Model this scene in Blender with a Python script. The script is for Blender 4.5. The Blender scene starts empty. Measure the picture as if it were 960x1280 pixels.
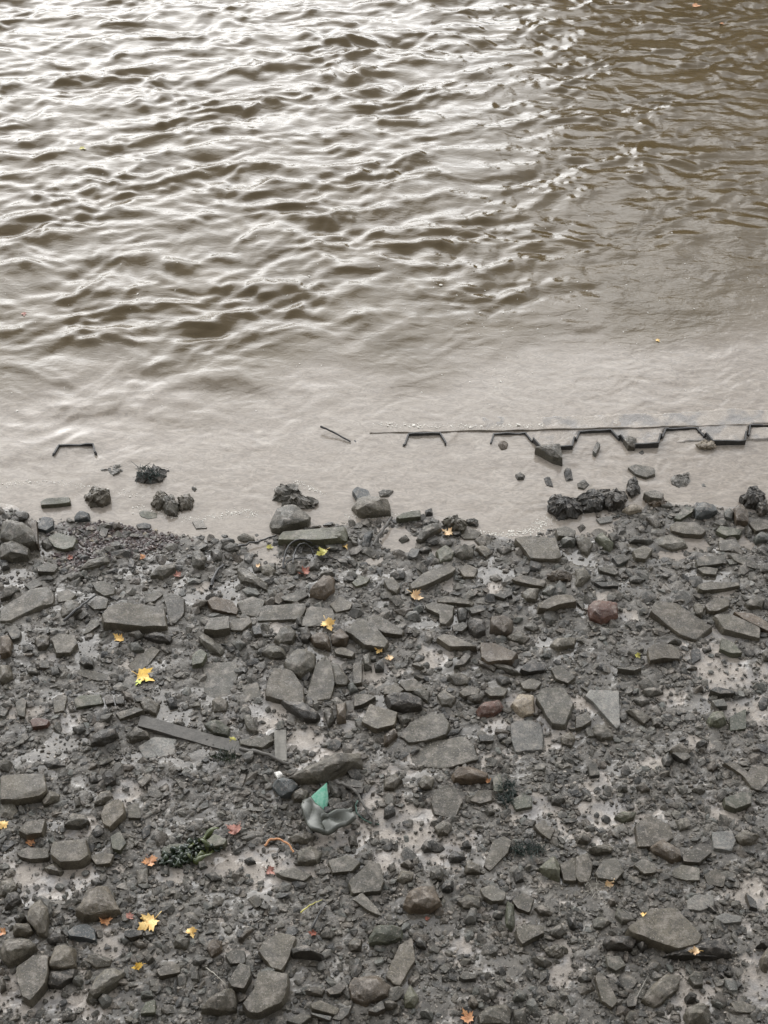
import bpy, bmesh, math, random
import numpy as np
from mathutils import Vector, Matrix, noise as mnoise

random.seed(7)
RNG = np.random.default_rng(11)
scene = bpy.context.scene
COL = scene.collection

# ------------------------------------------------------------------ camera
F_PX, HORIZON = 1700.0, 1570.0          # focal length in photo pixels, pixels from centre to the horizon
PITCH = math.atan2(HORIZON, F_PX)
CAM_H = 7.69
cam_data = bpy.data.cameras.new('camera')
cam = bpy.data.objects.new('camera', cam_data)
COL.objects.link(cam)
cam.location = (0, 0, CAM_H)
cam.rotation_euler = (math.pi / 2 - PITCH, 0, 0)
cam_data.sensor_fit = 'VERTICAL'
cam_data.sensor_height = 36.0
cam_data.lens = 36.0 * F_PX / 1280.0
cam_data.clip_start = 0.05
cam_data.clip_end = 4000
scene.camera = cam

# ------------------------------------------------------------------ sky, sun, exposure
SUN_EL, SUN_AZ = math.radians(26), math.radians(-14)     # azimuth from +Y (over the river), towards -X
world = bpy.data.worlds.new('World')
scene.world = world
world.use_nodes = True
wn, wl = world.node_tree.nodes, world.node_tree.links
wn.clear()
w_out = wn.new('ShaderNodeOutputWorld')
w_bg = wn.new('ShaderNodeBackground')
w_sky = wn.new('ShaderNodeTexSky')
w_sky.sky_type = 'NISHITA'
w_sky.sun_disc = False
w_sky.sun_elevation = SUN_EL
w_sky.sun_rotation = SUN_AZ
w_sky.air_density = 1.0
w_sky.dust_density = 0.3
w_hsv = wn.new('ShaderNodeHueSaturation')
w_hsv.inputs['Saturation'].default_value = 0.14         # overcast: nearly colourless
w_tint = wn.new('ShaderNodeMix')
w_tint.data_type = 'RGBA'
w_tint.blend_type = 'MULTIPLY'
w_tint.inputs[0].default_value = 1.0
w_tint.inputs[7].default_value = (1.0, 1.0, 1.0, 1)
wl.new(w_sky.outputs[0], w_hsv.inputs['Color'])
wl.new(w_hsv.outputs[0], w_tint.inputs[6])
wl.new(w_tint.outputs[2], w_bg.inputs['Color'])
w_bg.inputs['Strength'].default_value = 0.15
wl.new(w_bg.outputs[0], w_out.inputs['Surface'])

sun_d = bpy.data.lights.new('sun', 'SUN')
sun_d.energy = 0.5
sun_d.angle = math.radians(54)
sun_d.color = (1.0, 0.985, 0.965)
sun = bpy.data.objects.new('sun', sun_d)
COL.objects.link(sun)
_sd = Vector((math.sin(SUN_AZ) * math.cos(SUN_EL), math.cos(SUN_AZ) * math.cos(SUN_EL), math.sin(SUN_EL)))
sun.rotation_euler = _sd.to_track_quat('Z', 'Y').to_euler()
sun.location = _sd * 60

scene.view_settings.view_transform = 'Standard'
scene.view_settings.look = 'None'
scene.view_settings.exposure = 1.75
scene.view_settings.gamma = 1.0
scene.view_settings.use_curve_mapping = False
scene.render.engine = 'CYCLES'
scene.cycles.max_bounces = 5
scene.cycles.use_denoising = True

# ------------------------------------------------------------------ pixel -> world
SP, CP = math.sin(PITCH), math.cos(PITCH)
def ray(u, v):
    a, b = (u - 480.0) / F_PX, (v - 640.0) / F_PX
    return np.array([a, CP - b * SP, -SP - b * CP])
def at_z(u, v, z):
    d = ray(u, v)
    t = (z - CAM_H) / d[2]
    return np.array([0, 0, CAM_H]) + d * t
def px_scale(v):                         # photo pixels per metre across the picture on the ground
    return F_PX / CAM_H * (SP + (v - 640.0) / F_PX * CP)

# ------------------------------------------------------------------ numpy noise
_PERM = RNG.permutation(256)
_PERM = np.concatenate([_PERM, _PERM, _PERM])
_GA = RNG.uniform(0, 2 * math.pi, 256)
_GX, _GY = np.cos(_GA), np.sin(_GA)
def noise2(x, y):
    x = np.asarray(x, float); y = np.asarray(y, float)
    xi = np.floor(x).astype(int); yi = np.floor(y).astype(int)
    xf, yf = x - xi, y - yi
    u = xf * xf * xf * (xf * (xf * 6 - 15) + 10)
    w = yf * yf * yf * (yf * (yf * 6 - 15) + 10)
    def g(ix, iy, dx, dy):
        h = _PERM[_PERM[ix & 255] + (iy & 255)]
        return _GX[h] * dx + _GY[h] * dy
    a = g(xi, yi, xf, yf); b = g(xi + 1, yi, xf - 1, yf)
    c = g(xi, yi + 1, xf, yf - 1); d = g(xi + 1, yi + 1, xf - 1, yf - 1)
    return (a + u * (b - a) + w * ((c + u * (d - c)) - (a + u * (b - a)))) * 1.5
def fbm(x, y, f, octs=4, gain=0.5):
    s = 0; a = 1.0
    for o in range(octs):
        s = s + a * noise2(x * f + 17.3 * o, y * f - 9.1 * o)
        f *= 2.03; a *= gain
    return s
def sstep(a, b, x):
    t = np.clip((x - a) / (b - a), 0, 1)
    return t * t * (3 - 2 * t)

# ------------------------------------------------------------------ terrain
_SH = [(-600, 640), (-200, 636), (0, 632), (60, 640), (130, 652), (200, 664), (250, 668), (330, 664), (420, 650), (470, 648),
       (540, 645), (590, 662), (640, 672), (690, 656), (760, 636), (800, 626), (860, 628), (920, 634), (960, 640), (1200, 632), (1700, 640)]
_shw = np.array([at_z(u, v, 0.0) for u, v in _SH])
def shore_y(x):
    return np.interp(x, _shw[:, 0], _shw[:, 1])
# shallow pools of river water left among the stones: pixel, half-width in pixels, half-height in pixels
POOLS = [(722, 655, 40, 13), (498, 676, 22, 14), (865, 682, 26, 10), (840, 694, 22, 5), (930, 680, 10, 8), (300, 660, 40, 16),
         (62, 640, 34, 11), (335, 690, 10, 13), (545, 690, 8, 7), (790, 628, 12, 6), (470, 700, 14, 5), (590, 676, 12, 6)]
# pale silt lying open between the stones
SILT = [(383, 930, 34, 17), (335, 888, 26, 22), (422, 944, 20, 10), (655, 882, 22, 14), (624, 905, 14, 14), (566, 950, 42, 12), (690, 918, 18, 20),
        (742, 985, 16, 14), (752, 1022, 38, 24), (905, 842, 40, 26), (938, 890, 30, 20), (880, 818, 34, 12), (500, 1035, 44, 28), (462, 1003, 14, 14),
        (540, 1068, 36, 22), (345, 1096, 54, 18), (282, 1086, 30, 18), (60, 1108, 46, 26), (160, 990, 16, 10), (104, 1042, 22, 12), (30, 1252, 42, 24),
        (95, 1266, 40, 14), (572, 1196, 22, 16), (640, 1162, 16, 16), (695, 1215, 16, 34), (850, 1256, 26, 26), (938, 1128, 26, 24), (948, 1250, 24, 30),
        (905, 1020, 26, 14), (820, 955, 14, 10), (660, 1010, 40, 14), (420, 1050, 30, 14), (440, 1040, 16, 10), (210, 1105, 20, 12), (150, 1000, 10, 8),
        (905, 790, 34, 12), (470, 838, 22, 10), (440, 905, 26, 12), (545, 815, 22, 14), (420, 828, 14, 10), (30, 890, 30, 9), (345, 780, 14, 7),
        (120, 1180, 14, 10), (150, 1195, 24, 16), (490, 1085, 24, 14), (730, 880, 20, 8), (835, 870, 26, 9), (790, 1060, 12, 10), (870, 930, 16, 12),
        (610, 1150, 12, 9), (755, 1115, 16, 10), (60, 820, 14, 8), (170, 815, 12, 9), (85, 905, 12, 14), (205, 985, 16, 10), (330, 1075, 12, 10),
        (160, 830, 16, 7), (750, 740, 12, 8), (790, 765, 14, 8), (560, 725, 12, 10), (905, 735, 20, 9), (620, 730, 9, 12), (255, 725, 10, 7)]
def _ell(lst, z):
    out = []
    for u, v, a, b in lst:
        c = at_z(u, v, z); e = at_z(u + a, v, z); g0 = at_z(u, v - b, z); g1 = at_z(u, v + b, z)
        out.append((c[0], c[1], e[0] - c[0], (g0[1] - g1[1]) / 2))
    return out
_POOLW = _ell(POOLS, 0.0)
_SILTW = _ell(SILT, 0.10)
def blobs(lst, x, y):
    m = np.zeros_like(x)
    wx = x + 0.045 * fbm(x, y, 5.0, 3); wy = y + 0.045 * fbm(x + 31, y, 5.0, 3)
    for cx, cy, rx, ry in lst:
        d = ((wx - cx) / rx) ** 2 + ((wy - cy) / ry) ** 2
        m = np.maximum(m, np.where(d < 6, np.exp(-d * 0.9), 0))
    return m
# sheet piling: world line of its top
_PA, _PB = at_z(93, 565, 0.03), at_z(940, 542, 0.03)
PILE_DIR = (_PB - _PA)[:2] / np.linalg.norm((_PB - _PA)[:2])
PILE_N = np.array([-PILE_DIR[1], PILE_DIR[0]])          # away from the camera
def pile_coords(x, y):
    dx, dy = x - _PA[0], y - _PA[1]
    return dx * PILE_DIR[0] + dy * PILE_DIR[1], dx * PILE_N[0] + dy * PILE_N[1]
PILE_T = (np.linalg.norm((_PB - _PA)[:2])) / 7.8        # length of one pair of piles
PILE_D = 0.125                                           # half depth of the corrugation
def pile_profile(s):                                     # offset of the corrugated line, s along it
    ph = (s / PILE_T) % 1.0                              # 0 = middle of an out pan
    t = np.abs(((ph + 0.5) % 1.0) - 0.5) * 2             # 0 at out centre, 1 at in centre
    return np.clip((0.5 - t) / 0.13, -1, 1) * PILE_D
def terrain(x, y):
    x = np.asarray(x, float); y = np.asarray(y, float)
    d = shore_y(x) - y                                   # > 0 on the beach
    z = np.where(d > 0, 0.052 * np.minimum(d, 9), 0.10 * np.maximum(d, -3.5))
    z = z + 0.022 * fbm(x, y, 1.1, 3) * sstep(-0.3, 0.6, d)
    p = blobs(_POOLW, x, y)
    z = z * (1 - p) + (-0.03) * p
    # silt held back behind the piling
    s, n = pile_coords(x, y)
    nn = n - pile_profile(s)
    inside = (nn > 0.012) & (n < 0.36 + 0.03 * noise2(s * 2.0, s * 0 + 3)) & (s > 3.6)
    bed = 0.030 * sstep(3.8, 6.6, s) - 0.004 + 0.007 * fbm(x, y, 3.0, 3)
    z = np.where(inside, np.maximum(z, bed), z)
    recess = (nn < -0.012) & (n > -0.06) & (s > 4.8)
    z = np.where(recess, np.maximum(z, bed - 0.010), z)
    return z
def open_mask(x, y):                                     # open silt without stones
    return sstep(0.35, 0.6, np.maximum(blobs(_SILTW, x, y), blobs(_POOLW, x, y)))
def wet_mask(x, y):                                      # films of standing water on the mud
    return sstep(0.24, 0.36, fbm(x + 50, y * 1.3, 2.9, 4, 0.55)) * sstep(0.1, 0.3, shore_y(x) - y)
def silt_mask(x, y):
    m = blobs(_SILTW, x, y)
    d = shore_y(x) - y
    m = m * (1.12 + 0.6 * fbm(x, y + 7, 14.0, 2)) + 0.22 * fbm(x + 5, y + 2, 2.3, 4) + sstep(0.9, 2.4, d) * (0.30 * fbm(x + 1, y + 4, 8.0, 4, 0.7) + 0.20)
    near = sstep(0.10, -0.02, d)
    return np.clip(np.maximum(np.maximum(sstep(0.33, 0.55, m), near), sstep(0.3, 0.6, blobs(_POOLW, x, y))), 0, 1)
def ground_hit(u, v, up=0.0):
    z = 0.05
    for _ in range(8):
        p = at_z(u, v, z + up)
        z = float(terrain(p[0:1], p[1:2])[0])
    return np.array([p[0], p[1], z])

# ------------------------------------------------------------------ object helpers
def link(name, me, mat=None, parent=None):
    o = bpy.data.objects.new(name, me)
    COL.objects.link(o)
    if mat is not None and me is not None:
        me.materials.append(mat)
    if parent is not None:
        o.parent = parent
    return o
def tag(o, label=None, cat=None, group=None, kind=None):
    if label: o['label'] = label
    if cat: o['category'] = cat
    if group: o['group'] = group
    if kind: o['kind'] = kind
    return o
def mesh_from(name, V, Fc, smooth=None):
    me = bpy.data.meshes.new(name)
    me.from_pydata([tuple(map(float, v)) for v in V], [], [tuple(map(int, f)) for f in Fc])
    if smooth is not None:
        me.polygons.foreach_set('use_smooth', [True] * len(me.polygons))
        if smooth < 180:
            me.set_sharp_from_angle(angle=math.radians(smooth))
    me.update()
    return me
def mesh_np(name, V, T, smooth=True):                    # V (n,3) float, T (m,3 or 4) int, fast
    me = bpy.data.meshes.new(name)
    V = np.ascontiguousarray(V, np.float32); T = np.ascontiguousarray(T, np.int32)
    k = T.shape[1]
    me.vertices.add(len(V)); me.vertices.foreach_set('co', V.ravel())
    me.loops.add(T.size); me.loops.foreach_set('vertex_index', T.ravel())
    me.polygons.add(len(T))
    me.polygons.foreach_set('loop_start', np.arange(0, T.size, k, dtype=np.int32))
    me.polygons.foreach_set('use_smooth', np.full(len(T), smooth))
    me.update(calc_edges=True)
    return me
def grid_quads(nx, ny, off=0):
    i = np.arange(nx * ny).reshape(ny, nx) + off
    return np.stack([i[:-1, :-1].ravel(), i[:-1, 1:].ravel(), i[1:, 1:].ravel(), i[1:, :-1].ravel()], 1)
def tube(points, radii, n=7):
    V, Fc = [], []
    P = [np.array(p, float) for p in points]
    if not hasattr(radii, '__len__'):
        radii = [radii] * len(P)
    for i, p in enumerate(P):
        t = P[min(i + 1, len(P) - 1)] - P[max(i - 1, 0)]
        t = t / (np.linalg.norm(t) + 1e-9)
        a = np.cross(t, [0, 0, 1.0]) if abs(t[2]) < 0.9 else np.cross(t, [1.0, 0, 0])
        a /= np.linalg.norm(a); b = np.cross(t, a)
        for k in range(n):
            q = 2 * math.pi * k / n
            V.append(p + radii[i] * (math.cos(q) * a + math.sin(q) * b))
    for i in range(len(P) - 1):
        for k in range(n):
            Fc.append((i * n + k, i * n + (k + 1) % n, (i + 1) * n + (k + 1) % n, (i + 1) * n + k))
    Fc.append(tuple(range(n))[::-1]); Fc.append(tuple((len(P) - 1) * n + k for k in range(n)))
    return V, Fc

# ------------------------------------------------------------------ materials
def new_mat(name):
    m = bpy.data.materials.new(name); m.use_nodes = True
    nt = m.node_tree
    return m, nt, nt.nodes['Principled BSDF'], nt.nodes['Material Output']
class NT:
    def __init__(s, nt): s.nt = nt; s.n = nt.nodes; s.l = nt.links
    def noise(s, vec, scale, detail=4, rough=0.55, dist=0.0):
        t = s.n.new('ShaderNodeTexNoise'); t.inputs['Scale'].default_value = scale
        t.inputs['Detail'].default_value = detail; t.inputs['Roughness'].default_value = rough; t.inputs['Distortion'].default_value = dist
        if vec is not None: s.l.new(vec, t.inputs['Vector'])
        return t.outputs['Fac']
    def ramp(s, fac, stops):
        r = s.n.new('ShaderNodeValToRGB'); e = r.color_ramp.elements
        while len(e) < len(stops): e.new(0.5)
        for i, (p, c) in enumerate(stops):
            e[i].position = p; e[i].color = (c, c, c, 1) if not hasattr(c, '__len__') else (*c, 1)
        s.l.new(fac, r.inputs[0]); return r.outputs[0]
    def mix(s, fac, a, b, mode='MIX'):
        m = s.n.new('ShaderNodeMix'); m.data_type = 'RGBA'; m.blend_type = mode
        for sock, val in ((m.inputs[0], fac), (m.inputs[6], a), (m.inputs[7], b)):
            if hasattr(val, 'is_linked'): s.l.new(val, sock)
            elif hasattr(val, '__len__'): sock.default_value = (*val, 1)
            elif sock.type == 'VALUE': sock.default_value = val
            else: sock.default_value = (val, val, val, 1)
        return m.outputs[2]
    def math(s, op, a, b=None):
        m = s.n.new('ShaderNodeMath'); m.operation = op
        for sock, val in ((m.inputs[0], a), (m.inputs[1], b)):
            if val is None: continue
            if hasattr(val, 'is_linked'): s.l.new(val, sock)
            else: sock.default_value = val
        return m.outputs[0]
    def bump(s, height, strength=0.5, dist=0.01, normal=None):
        b = s.n.new('ShaderNodeBump'); b.inputs['Strength'].default_value = strength; b.inputs['Distance'].default_value = dist
        s.l.new(height, b.inputs['Height'])
        if normal is not None: s.l.new(normal, b.inputs['Normal'])
        return b.outputs[0]

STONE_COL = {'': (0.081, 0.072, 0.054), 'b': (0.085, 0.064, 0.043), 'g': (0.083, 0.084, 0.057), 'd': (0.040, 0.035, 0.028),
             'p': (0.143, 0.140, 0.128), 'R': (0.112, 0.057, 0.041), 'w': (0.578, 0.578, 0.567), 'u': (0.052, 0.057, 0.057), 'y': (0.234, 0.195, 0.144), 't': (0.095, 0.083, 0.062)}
SILT_RGB = (0.36, 0.312, 0.26)

def stone_material(name, per_island, gritty=False):
    m, nt, bs, out = new_mat(name); T = NT(nt)
    tc = T.n.new('ShaderNodeTexCoord').outputs['Object']
    geo = T.n.new('ShaderNodeNewGeometry')
    oi = T.n.new('ShaderNodeObjectInfo')
    if per_island:
        rnd = geo.outputs['Random Per Island']
        base = T.ramp(rnd, [(0.0, (0.036, 0.035, 0.032)), (0.35, (0.058, 0.053, 0.042)), (0.62, (0.080, 0.073, 0.058)), (0.80, (0.074, 0.060, 0.045)),
                            (0.93, (0.085, 0.088, 0.077)), (0.985, (0.12, 0.115, 0.105)), (1.0, (0.22, 0.20, 0.175))])
        if gritty:
            base = T.ramp(rnd, [(0.0, (0.040, 0.037, 0.031)), (0.30, (0.075, 0.069, 0.057)), (0.50, (0.105, 0.096, 0.080)), (0.65, (0.16, 0.145, 0.122)), (0.82, (0.24, 0.215, 0.185)), (1.0, (0.34, 0.305, 0.265))])
        vec = tc
    else:
        rnd = oi.outputs['Random']; base = oi.outputs['Color']
        add = T.n.new('ShaderNodeVectorMath'); add.operation = 'ADD'
        T.l.new(tc, add.inputs[0])
        cb = T.n.new('ShaderNodeCombineXYZ'); T.l.new(T.math('MULTIPLY', rnd, 37.0), cb.inputs[0]); T.l.new(T.math('MULTIPLY', rnd, 91.0), cb.inputs[1])
        T.l.new(cb.outputs[0], add.inputs[1]); vec = add.outputs[0]
    n1 = T.noise(vec, 9, 5, 0.6); n2 = T.noise(vec, 60, 5, 0.65); n3 = T.noise(vec, 240, 3, 0.7)
    c = T.mix(T.ramp(n1, [(0.3, 0.0), (0.7, 1.0)]), T.mix(1.0, base, (0.58, 0.56, 0.53), 'MULTIPLY'), T.mix(1.0, base, (1.22, 1.19, 1.13), 'MULTIPLY'))
    c = T.mix(1.0, c, T.ramp(n2, [(0.25, 0.48), (0.75, 1.45)]), 'MULTIPLY')
    c = T.mix(1.0, c, T.ramp(n3, [(0.3, 0.6), (0.7, 1.4)]), 'MULTIPLY')
    # dried silt caught on the faces that look up, in specks and smears
    sx = T.n.new('ShaderNodeSeparateXYZ'); T.l.new(geo.outputs['Normal'], sx.inputs[0])
    up = T.ramp(sx.outputs[2], [(0.45, 0.0), (0.85, 1.0)])
    sm = T.ramp(T.noise(vec, 16, 6, 0.72), [(0.50, 0.0), (0.66, 0.55)])
    sp = T.ramp(T.noise(vec, 95, 2, 0.6), [(0.63, 0.0), (0.68, 0.8)])
    f = T.math('MULTIPLY', T.math('MAXIMUM', sm, sp), up)
    c = T.mix(f, c, tuple(v * 0.85 for v in SILT_RGB))
    T.l.new(c, bs.inputs['Base Color'])
    wet = T.noise(vec, 6, 4, 0.6)
    T.l.new(T.ramp(wet, [(0.35, 0.28), (0.62, 0.56)]), bs.inputs['Roughness'])
    bs.inputs['Specular IOR Level'].default_value = 0.45
    h = T.math('ADD', T.math('MULTIPLY', n2, 1.0), T.math('MULTIPLY', n3, 0.45))
    T.l.new(T.bump(h, 0.75, 0.006), bs.inputs['Normal'])
    return m
M_STONE = stone_material('wet_stone', False)
M_PEBBLE = stone_material('wet_pebbles', True)
M_GRIT = stone_material('silty_grit', True, True)

def ground_material():
    m, nt, bs, out = new_mat('foreshore_mud'); T = NT(nt)
    tc = T.n.new('ShaderNodeTexCoord').outputs['Object']
    at = T.n.new('ShaderNodeAttribute'); at.attribute_name = 'silt'; silt = at.outputs['Fac']
    n1 = T.noise(tc, 3.0, 6, 0.6); n2 = T.noise(tc, 26, 6, 0.65); n3 = T.noise(tc, 120, 4, 0.7)
    mud = T.mix(T.ramp(n1, [(0.3, 0), (0.7, 1)]), (0.064, 0.057, 0.046), (0.135, 0.120, 0.098))
    mud = T.mix(1.0, mud, T.ramp(n2, [(0.25, 0.55), (0.75, 1.5)]), 'MULTIPLY')
    mud = T.mix(T.ramp(T.noise(tc, 75, 3, 0.6), [(0.60, 0.0), (0.67, 0.75)]), mud, tuple(v * 0.8 for v in SILT_RGB))
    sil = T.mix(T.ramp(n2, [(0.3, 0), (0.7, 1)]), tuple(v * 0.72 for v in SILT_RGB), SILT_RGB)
    sil = T.mix(T.ramp(T.noise(tc, 5.5, 4, 0.6), [(0.46, 0.0), (0.60, 1.0)]), sil, T.mix(1.0, sil, (0.70, 0.74, 0.80), 'MULTIPLY'))  # blue-grey patches: sky sheen on wet silt painted into the colour
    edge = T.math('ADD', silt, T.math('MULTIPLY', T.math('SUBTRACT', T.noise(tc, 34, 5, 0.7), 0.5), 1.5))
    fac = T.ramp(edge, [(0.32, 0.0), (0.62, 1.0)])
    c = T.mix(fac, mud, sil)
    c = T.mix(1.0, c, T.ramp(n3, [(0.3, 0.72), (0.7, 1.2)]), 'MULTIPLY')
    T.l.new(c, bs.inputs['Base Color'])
    wet = T.noise(tc, 4.5, 5, 0.65)
    aw = T.n.new('ShaderNodeAttribute'); aw.attribute_name = 'wet'; film = aw.outputs['Fac']
    rr = T.ramp(wet, [(0.36, 0.26), (0.50, 0.55)])
    T.l.new(T.mix(film, rr, 0.07), bs.inputs['Roughness'])
    bs.inputs['Specular IOR Level'].default_value = 0.5
    h = T.math('ADD', T.math('MULTIPLY', n2, 0.8), T.math('MULTIPLY', n3, 0.5))
    h = T.math('MULTIPLY', h, T.ramp(wet, [(0.34, 0.35), (0.48, 1.0)]))
    h = T.math('MULTIPLY', h, T.math('SUBTRACT', 1.0, T.math('MULTIPLY', film, 0.93)))
    b = T.bump(h, 0.7, 0.012)
    T.l.new(b, bs.inputs['Normal'])
    return m
M_GROUND = ground_material()

def water_material():
    m, nt, bs, out = new_mat('silty_water'); T = NT(nt)
    tc = T.n.new('ShaderNodeTexCoord').outputs['Object']
    at = T.n.new('ShaderNodeAttribute'); at.attribute_name = 'silt'; silt = at.outputs['Fac']
    mp = T.n.new('ShaderNodeMapping'); mp.inputs['Scale'].default_value = (0.75, 1.5, 1); T.l.new(tc, mp.inputs[0]); v = mp.outputs[0]
    big = T.noise(v, 0.9, 6, 0.6, 0.8)
    f = T.math('ADD', silt, T.math('MULTIPLY', T.math('SUBTRACT', big, 0.5), 0.55))
    fac = T.ramp(f, [(0.15, 0.0), (0.45, 0.35), (0.85, 1.0)])
    sw = T.noise(v, 3.2, 7, 0.6, 2.2)
    sw2 = T.noise(v, 11.0, 6, 0.65, 3.0)
    silt_c = T.mix(T.ramp(sw, [(0.3, 0), (0.7, 1)]), (0.225, 0.192, 0.157), (0.295, 0.257, 0.214))
    silt_c = T.mix(1.0, silt_c, T.ramp(sw2, [(0.38, 0.80), (0.62, 1.16)]), 'MULTIPLY')
    deep_c = T.mix(T.ramp(T.noise(v, 1.7, 4, 0.6, 0.6), [(0.3, 0), (0.7, 1)]), (0.070, 0.048, 0.020), (0.098, 0.071, 0.036))
    c = T.mix(fac, deep_c, silt_c)
    T.l.new(c, bs.inputs['Base Color'])
    bs.inputs['IOR'].default_value = 1.333
    bs.inputs['Specular IOR Level'].default_value = 0.5
    T.l.new(T.ramp(fac, [(0.3, 0.03), (1.0, 0.14)]), bs.inputs['Roughness'])
    calm = T.ramp(fac, [(0.3, 1.0), (1.0, 0.35)])
    r1 = T.noise(v, 7.0, 3, 0.55, 0.6); r2 = T.noise(v, 26, 3, 0.6, 1.2)
    h = T.math('ADD', T.math('MULTIPLY', r1, 1.0), T.math('MULTIPLY', r2, 0.22))
    T.l.new(T.bump(T.math('MULTIPLY', h, calm), 0.22, 0.03), bs.inputs['Normal'])
    return m
M_WATER = water_material()

def simple_mat(name, rgb, rough=0.6, var=0.35, scale=30, bump=0.3, spec=0.5, rgb2=None, metal=0.0):
    m, nt, bs, out = new_mat(name); T = NT(nt)
    tc = T.n.new('ShaderNodeTexCoord').outputs['Object']
    n = T.noise(tc, scale, 5, 0.65)
    rgb2 = rgb2 or tuple(v * (1 - var) for v in rgb)
    T.l.new(T.mix(T.ramp(n, [(0.35, 0), (0.65, 1)]), rgb2, rgb), bs.inputs['Base Color'])
    bs.inputs['Roughness'].default_value = rough; bs.inputs['Specular IOR Level'].default_value = spec; bs.inputs['Metallic'].default_value = metal
    if bump: T.l.new(T.bump(T.noise(tc, scale * 2.5, 4, 0.7), bump, 0.004), bs.inputs['Normal'])
    return m
M_STEEL = simple_mat('corroded_steel', (0.045, 0.042, 0.038), 0.55, 0.5, 18, 0.8, rgb2=(0.022, 0.021, 0.02))
M_WALE = simple_mat('wet_timber', (0.22, 0.185, 0.145), 0.6, 0.5, 14, 0.8)
M_WOOD = simple_mat('drift_wood', (0.10, 0.090, 0.075), 0.6, 0.45, 22, 0.8)
M_WOODP = simple_mat('pale_wood', (0.20, 0.185, 0.155), 0.65, 0.4, 22, 0.8)
M_DARKSTICK = simple_mat('black_wet_wood', (0.035, 0.032, 0.028), 0.4, 0.4, 40, 0.6)
M_WEED = simple_mat('wet_weed', (0.030, 0.042, 0.018), 0.22, 0.5, 25, 0.3, rgb2=(0.012, 0.018, 0.013))
M_WEEDL = simple_mat('olive_weed', (0.085, 0.10, 0.035), 0.25, 0.5, 25, 0.3)
M_TUFT = simple_mat('moss_tuft', (0.018, 0.032, 0.024), 0.45, 0.4, 30, 0.2)
M_FIBRE = simple_mat('dry_fibre', (0.42, 0.39, 0.33), 0.7, 0.3, 30, 0.1)
M_TURQ = simple_mat('turquoise_shard', (0.10, 0.42, 0.27), 0.3, 0.0, 45, 0.3, rgb2=(0.30, 0.52, 0.40))
M_RUBBER = simple_mat('grey_rubber', (0.115, 0.118, 0.098), 0.42, 0.35, 12, 0.3)
M_ROPE = simple_mat('teal_cord', (0.06, 0.12, 0.09), 0.6, 0.4, 60, 0.4)
M_FOAM = simple_mat('foam', (0.58, 0.54, 0.47), 0.5, 0.15, 60, 0.2)
M_BRICK = simple_mat('far_brick', (0.085, 0.070, 0.055), 0.9, 0.35, 0.6, 0.3)
M_PANE = simple_mat('far_window', (0.03, 0.035, 0.04), 0.1, 0.3, 0.5, 0.0)
M_BARK = simple_mat('bark', (0.12, 0.10, 0.08), 0.85, 0.4, 8, 0.6)
M_LEAVES = simple_mat('autumn_leaves', (0.16, 0.14, 0.03), 0.6, 0.4, 1.5, 0.0, rgb2=(0.06, 0.09, 0.025))
M_WALL = simple_mat('river_wall_stone', (0.16, 0.15, 0.135), 0.85, 0.4, 2.0, 0.5)

# ================================================================== THE SETTING
# foreshore: fine grid where the photo looks, coarse skirt out to the wall behind and far along the bank
def build_ground():
    res = 0.016
    xs = np.arange(-4.6, 4.6, res); ys = np.arange(3.2, 11.9, res)
    X, Y = np.meshgrid(xs, ys)
    Z = terrain(X, Y)
    S = silt_mask(X, Y)
    d = shore_y(X) - Y
    Wt = wet_mask(X, Y)
    rough = sstep(-0.05, 0.25, d) * (1 - 0.6 * S) * (1 - 0.94 * Wt)
    lump = fbm(X, Y, 9.0, 4, 0.6)
    Z = Z + rough * 0.013 * lump + rough * 0.006 * np.abs(fbm(X + 9, Y, 26.0, 2)) - 0.006 * S * sstep(0.05, 0.3, d)
    V = np.stack([X.ravel(), Y.ravel(), Z.ravel()], 1)
    Q = grid_quads(len(xs), len(ys))
    # skirt
    xs2 = np.concatenate([np.linspace(-400, -8, 9), np.linspace(-6, 6, 13), np.linspace(8, 400, 9)])
    ys2 = np.concatenate([[-0.4, 1.0, 2.0, 2.6, 3.19], [11.91, 14, 22]])
    X2, Y2 = np.meshgrid(xs2, ys2)
    Z2 = terrain(np.clip(X2, -8, 8), Y2) - 0.03
    V2 = np.stack([X2.ravel(), Y2.ravel(), Z2.ravel()], 1)
    Q2 = grid_quads(len(xs2), len(ys2), len(V))
    cx = V2[Q2 - len(V)][:, :, 0].mean(1); cy = V2[Q2 - len(V)][:, :, 1].mean(1)
    keep = ~((np.abs(cx) < 4.0) & (cy > 3.2) & (cy < 11.9))
    Q2 = Q2[keep]
    me = mesh_np('foreshore', np.concatenate([V, V2]), np.concatenate([Q, Q2]), True)
    a = me.attributes.new('silt', 'FLOAT', 'POINT')
    a.data.foreach_set('value', np.concatenate([S.ravel(), np.zeros(len(V2))]).astype(np.float32))
    a = me.attributes.new('wet', 'FLOAT', 'POINT')
    a.data.foreach_set('value', np.concatenate([Wt.ravel(), np.zeros(len(V2))]).astype(np.float32))
    o = link('foreshore', me, M_GROUND)
    tag(o, kind='structure')
build_ground()

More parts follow.
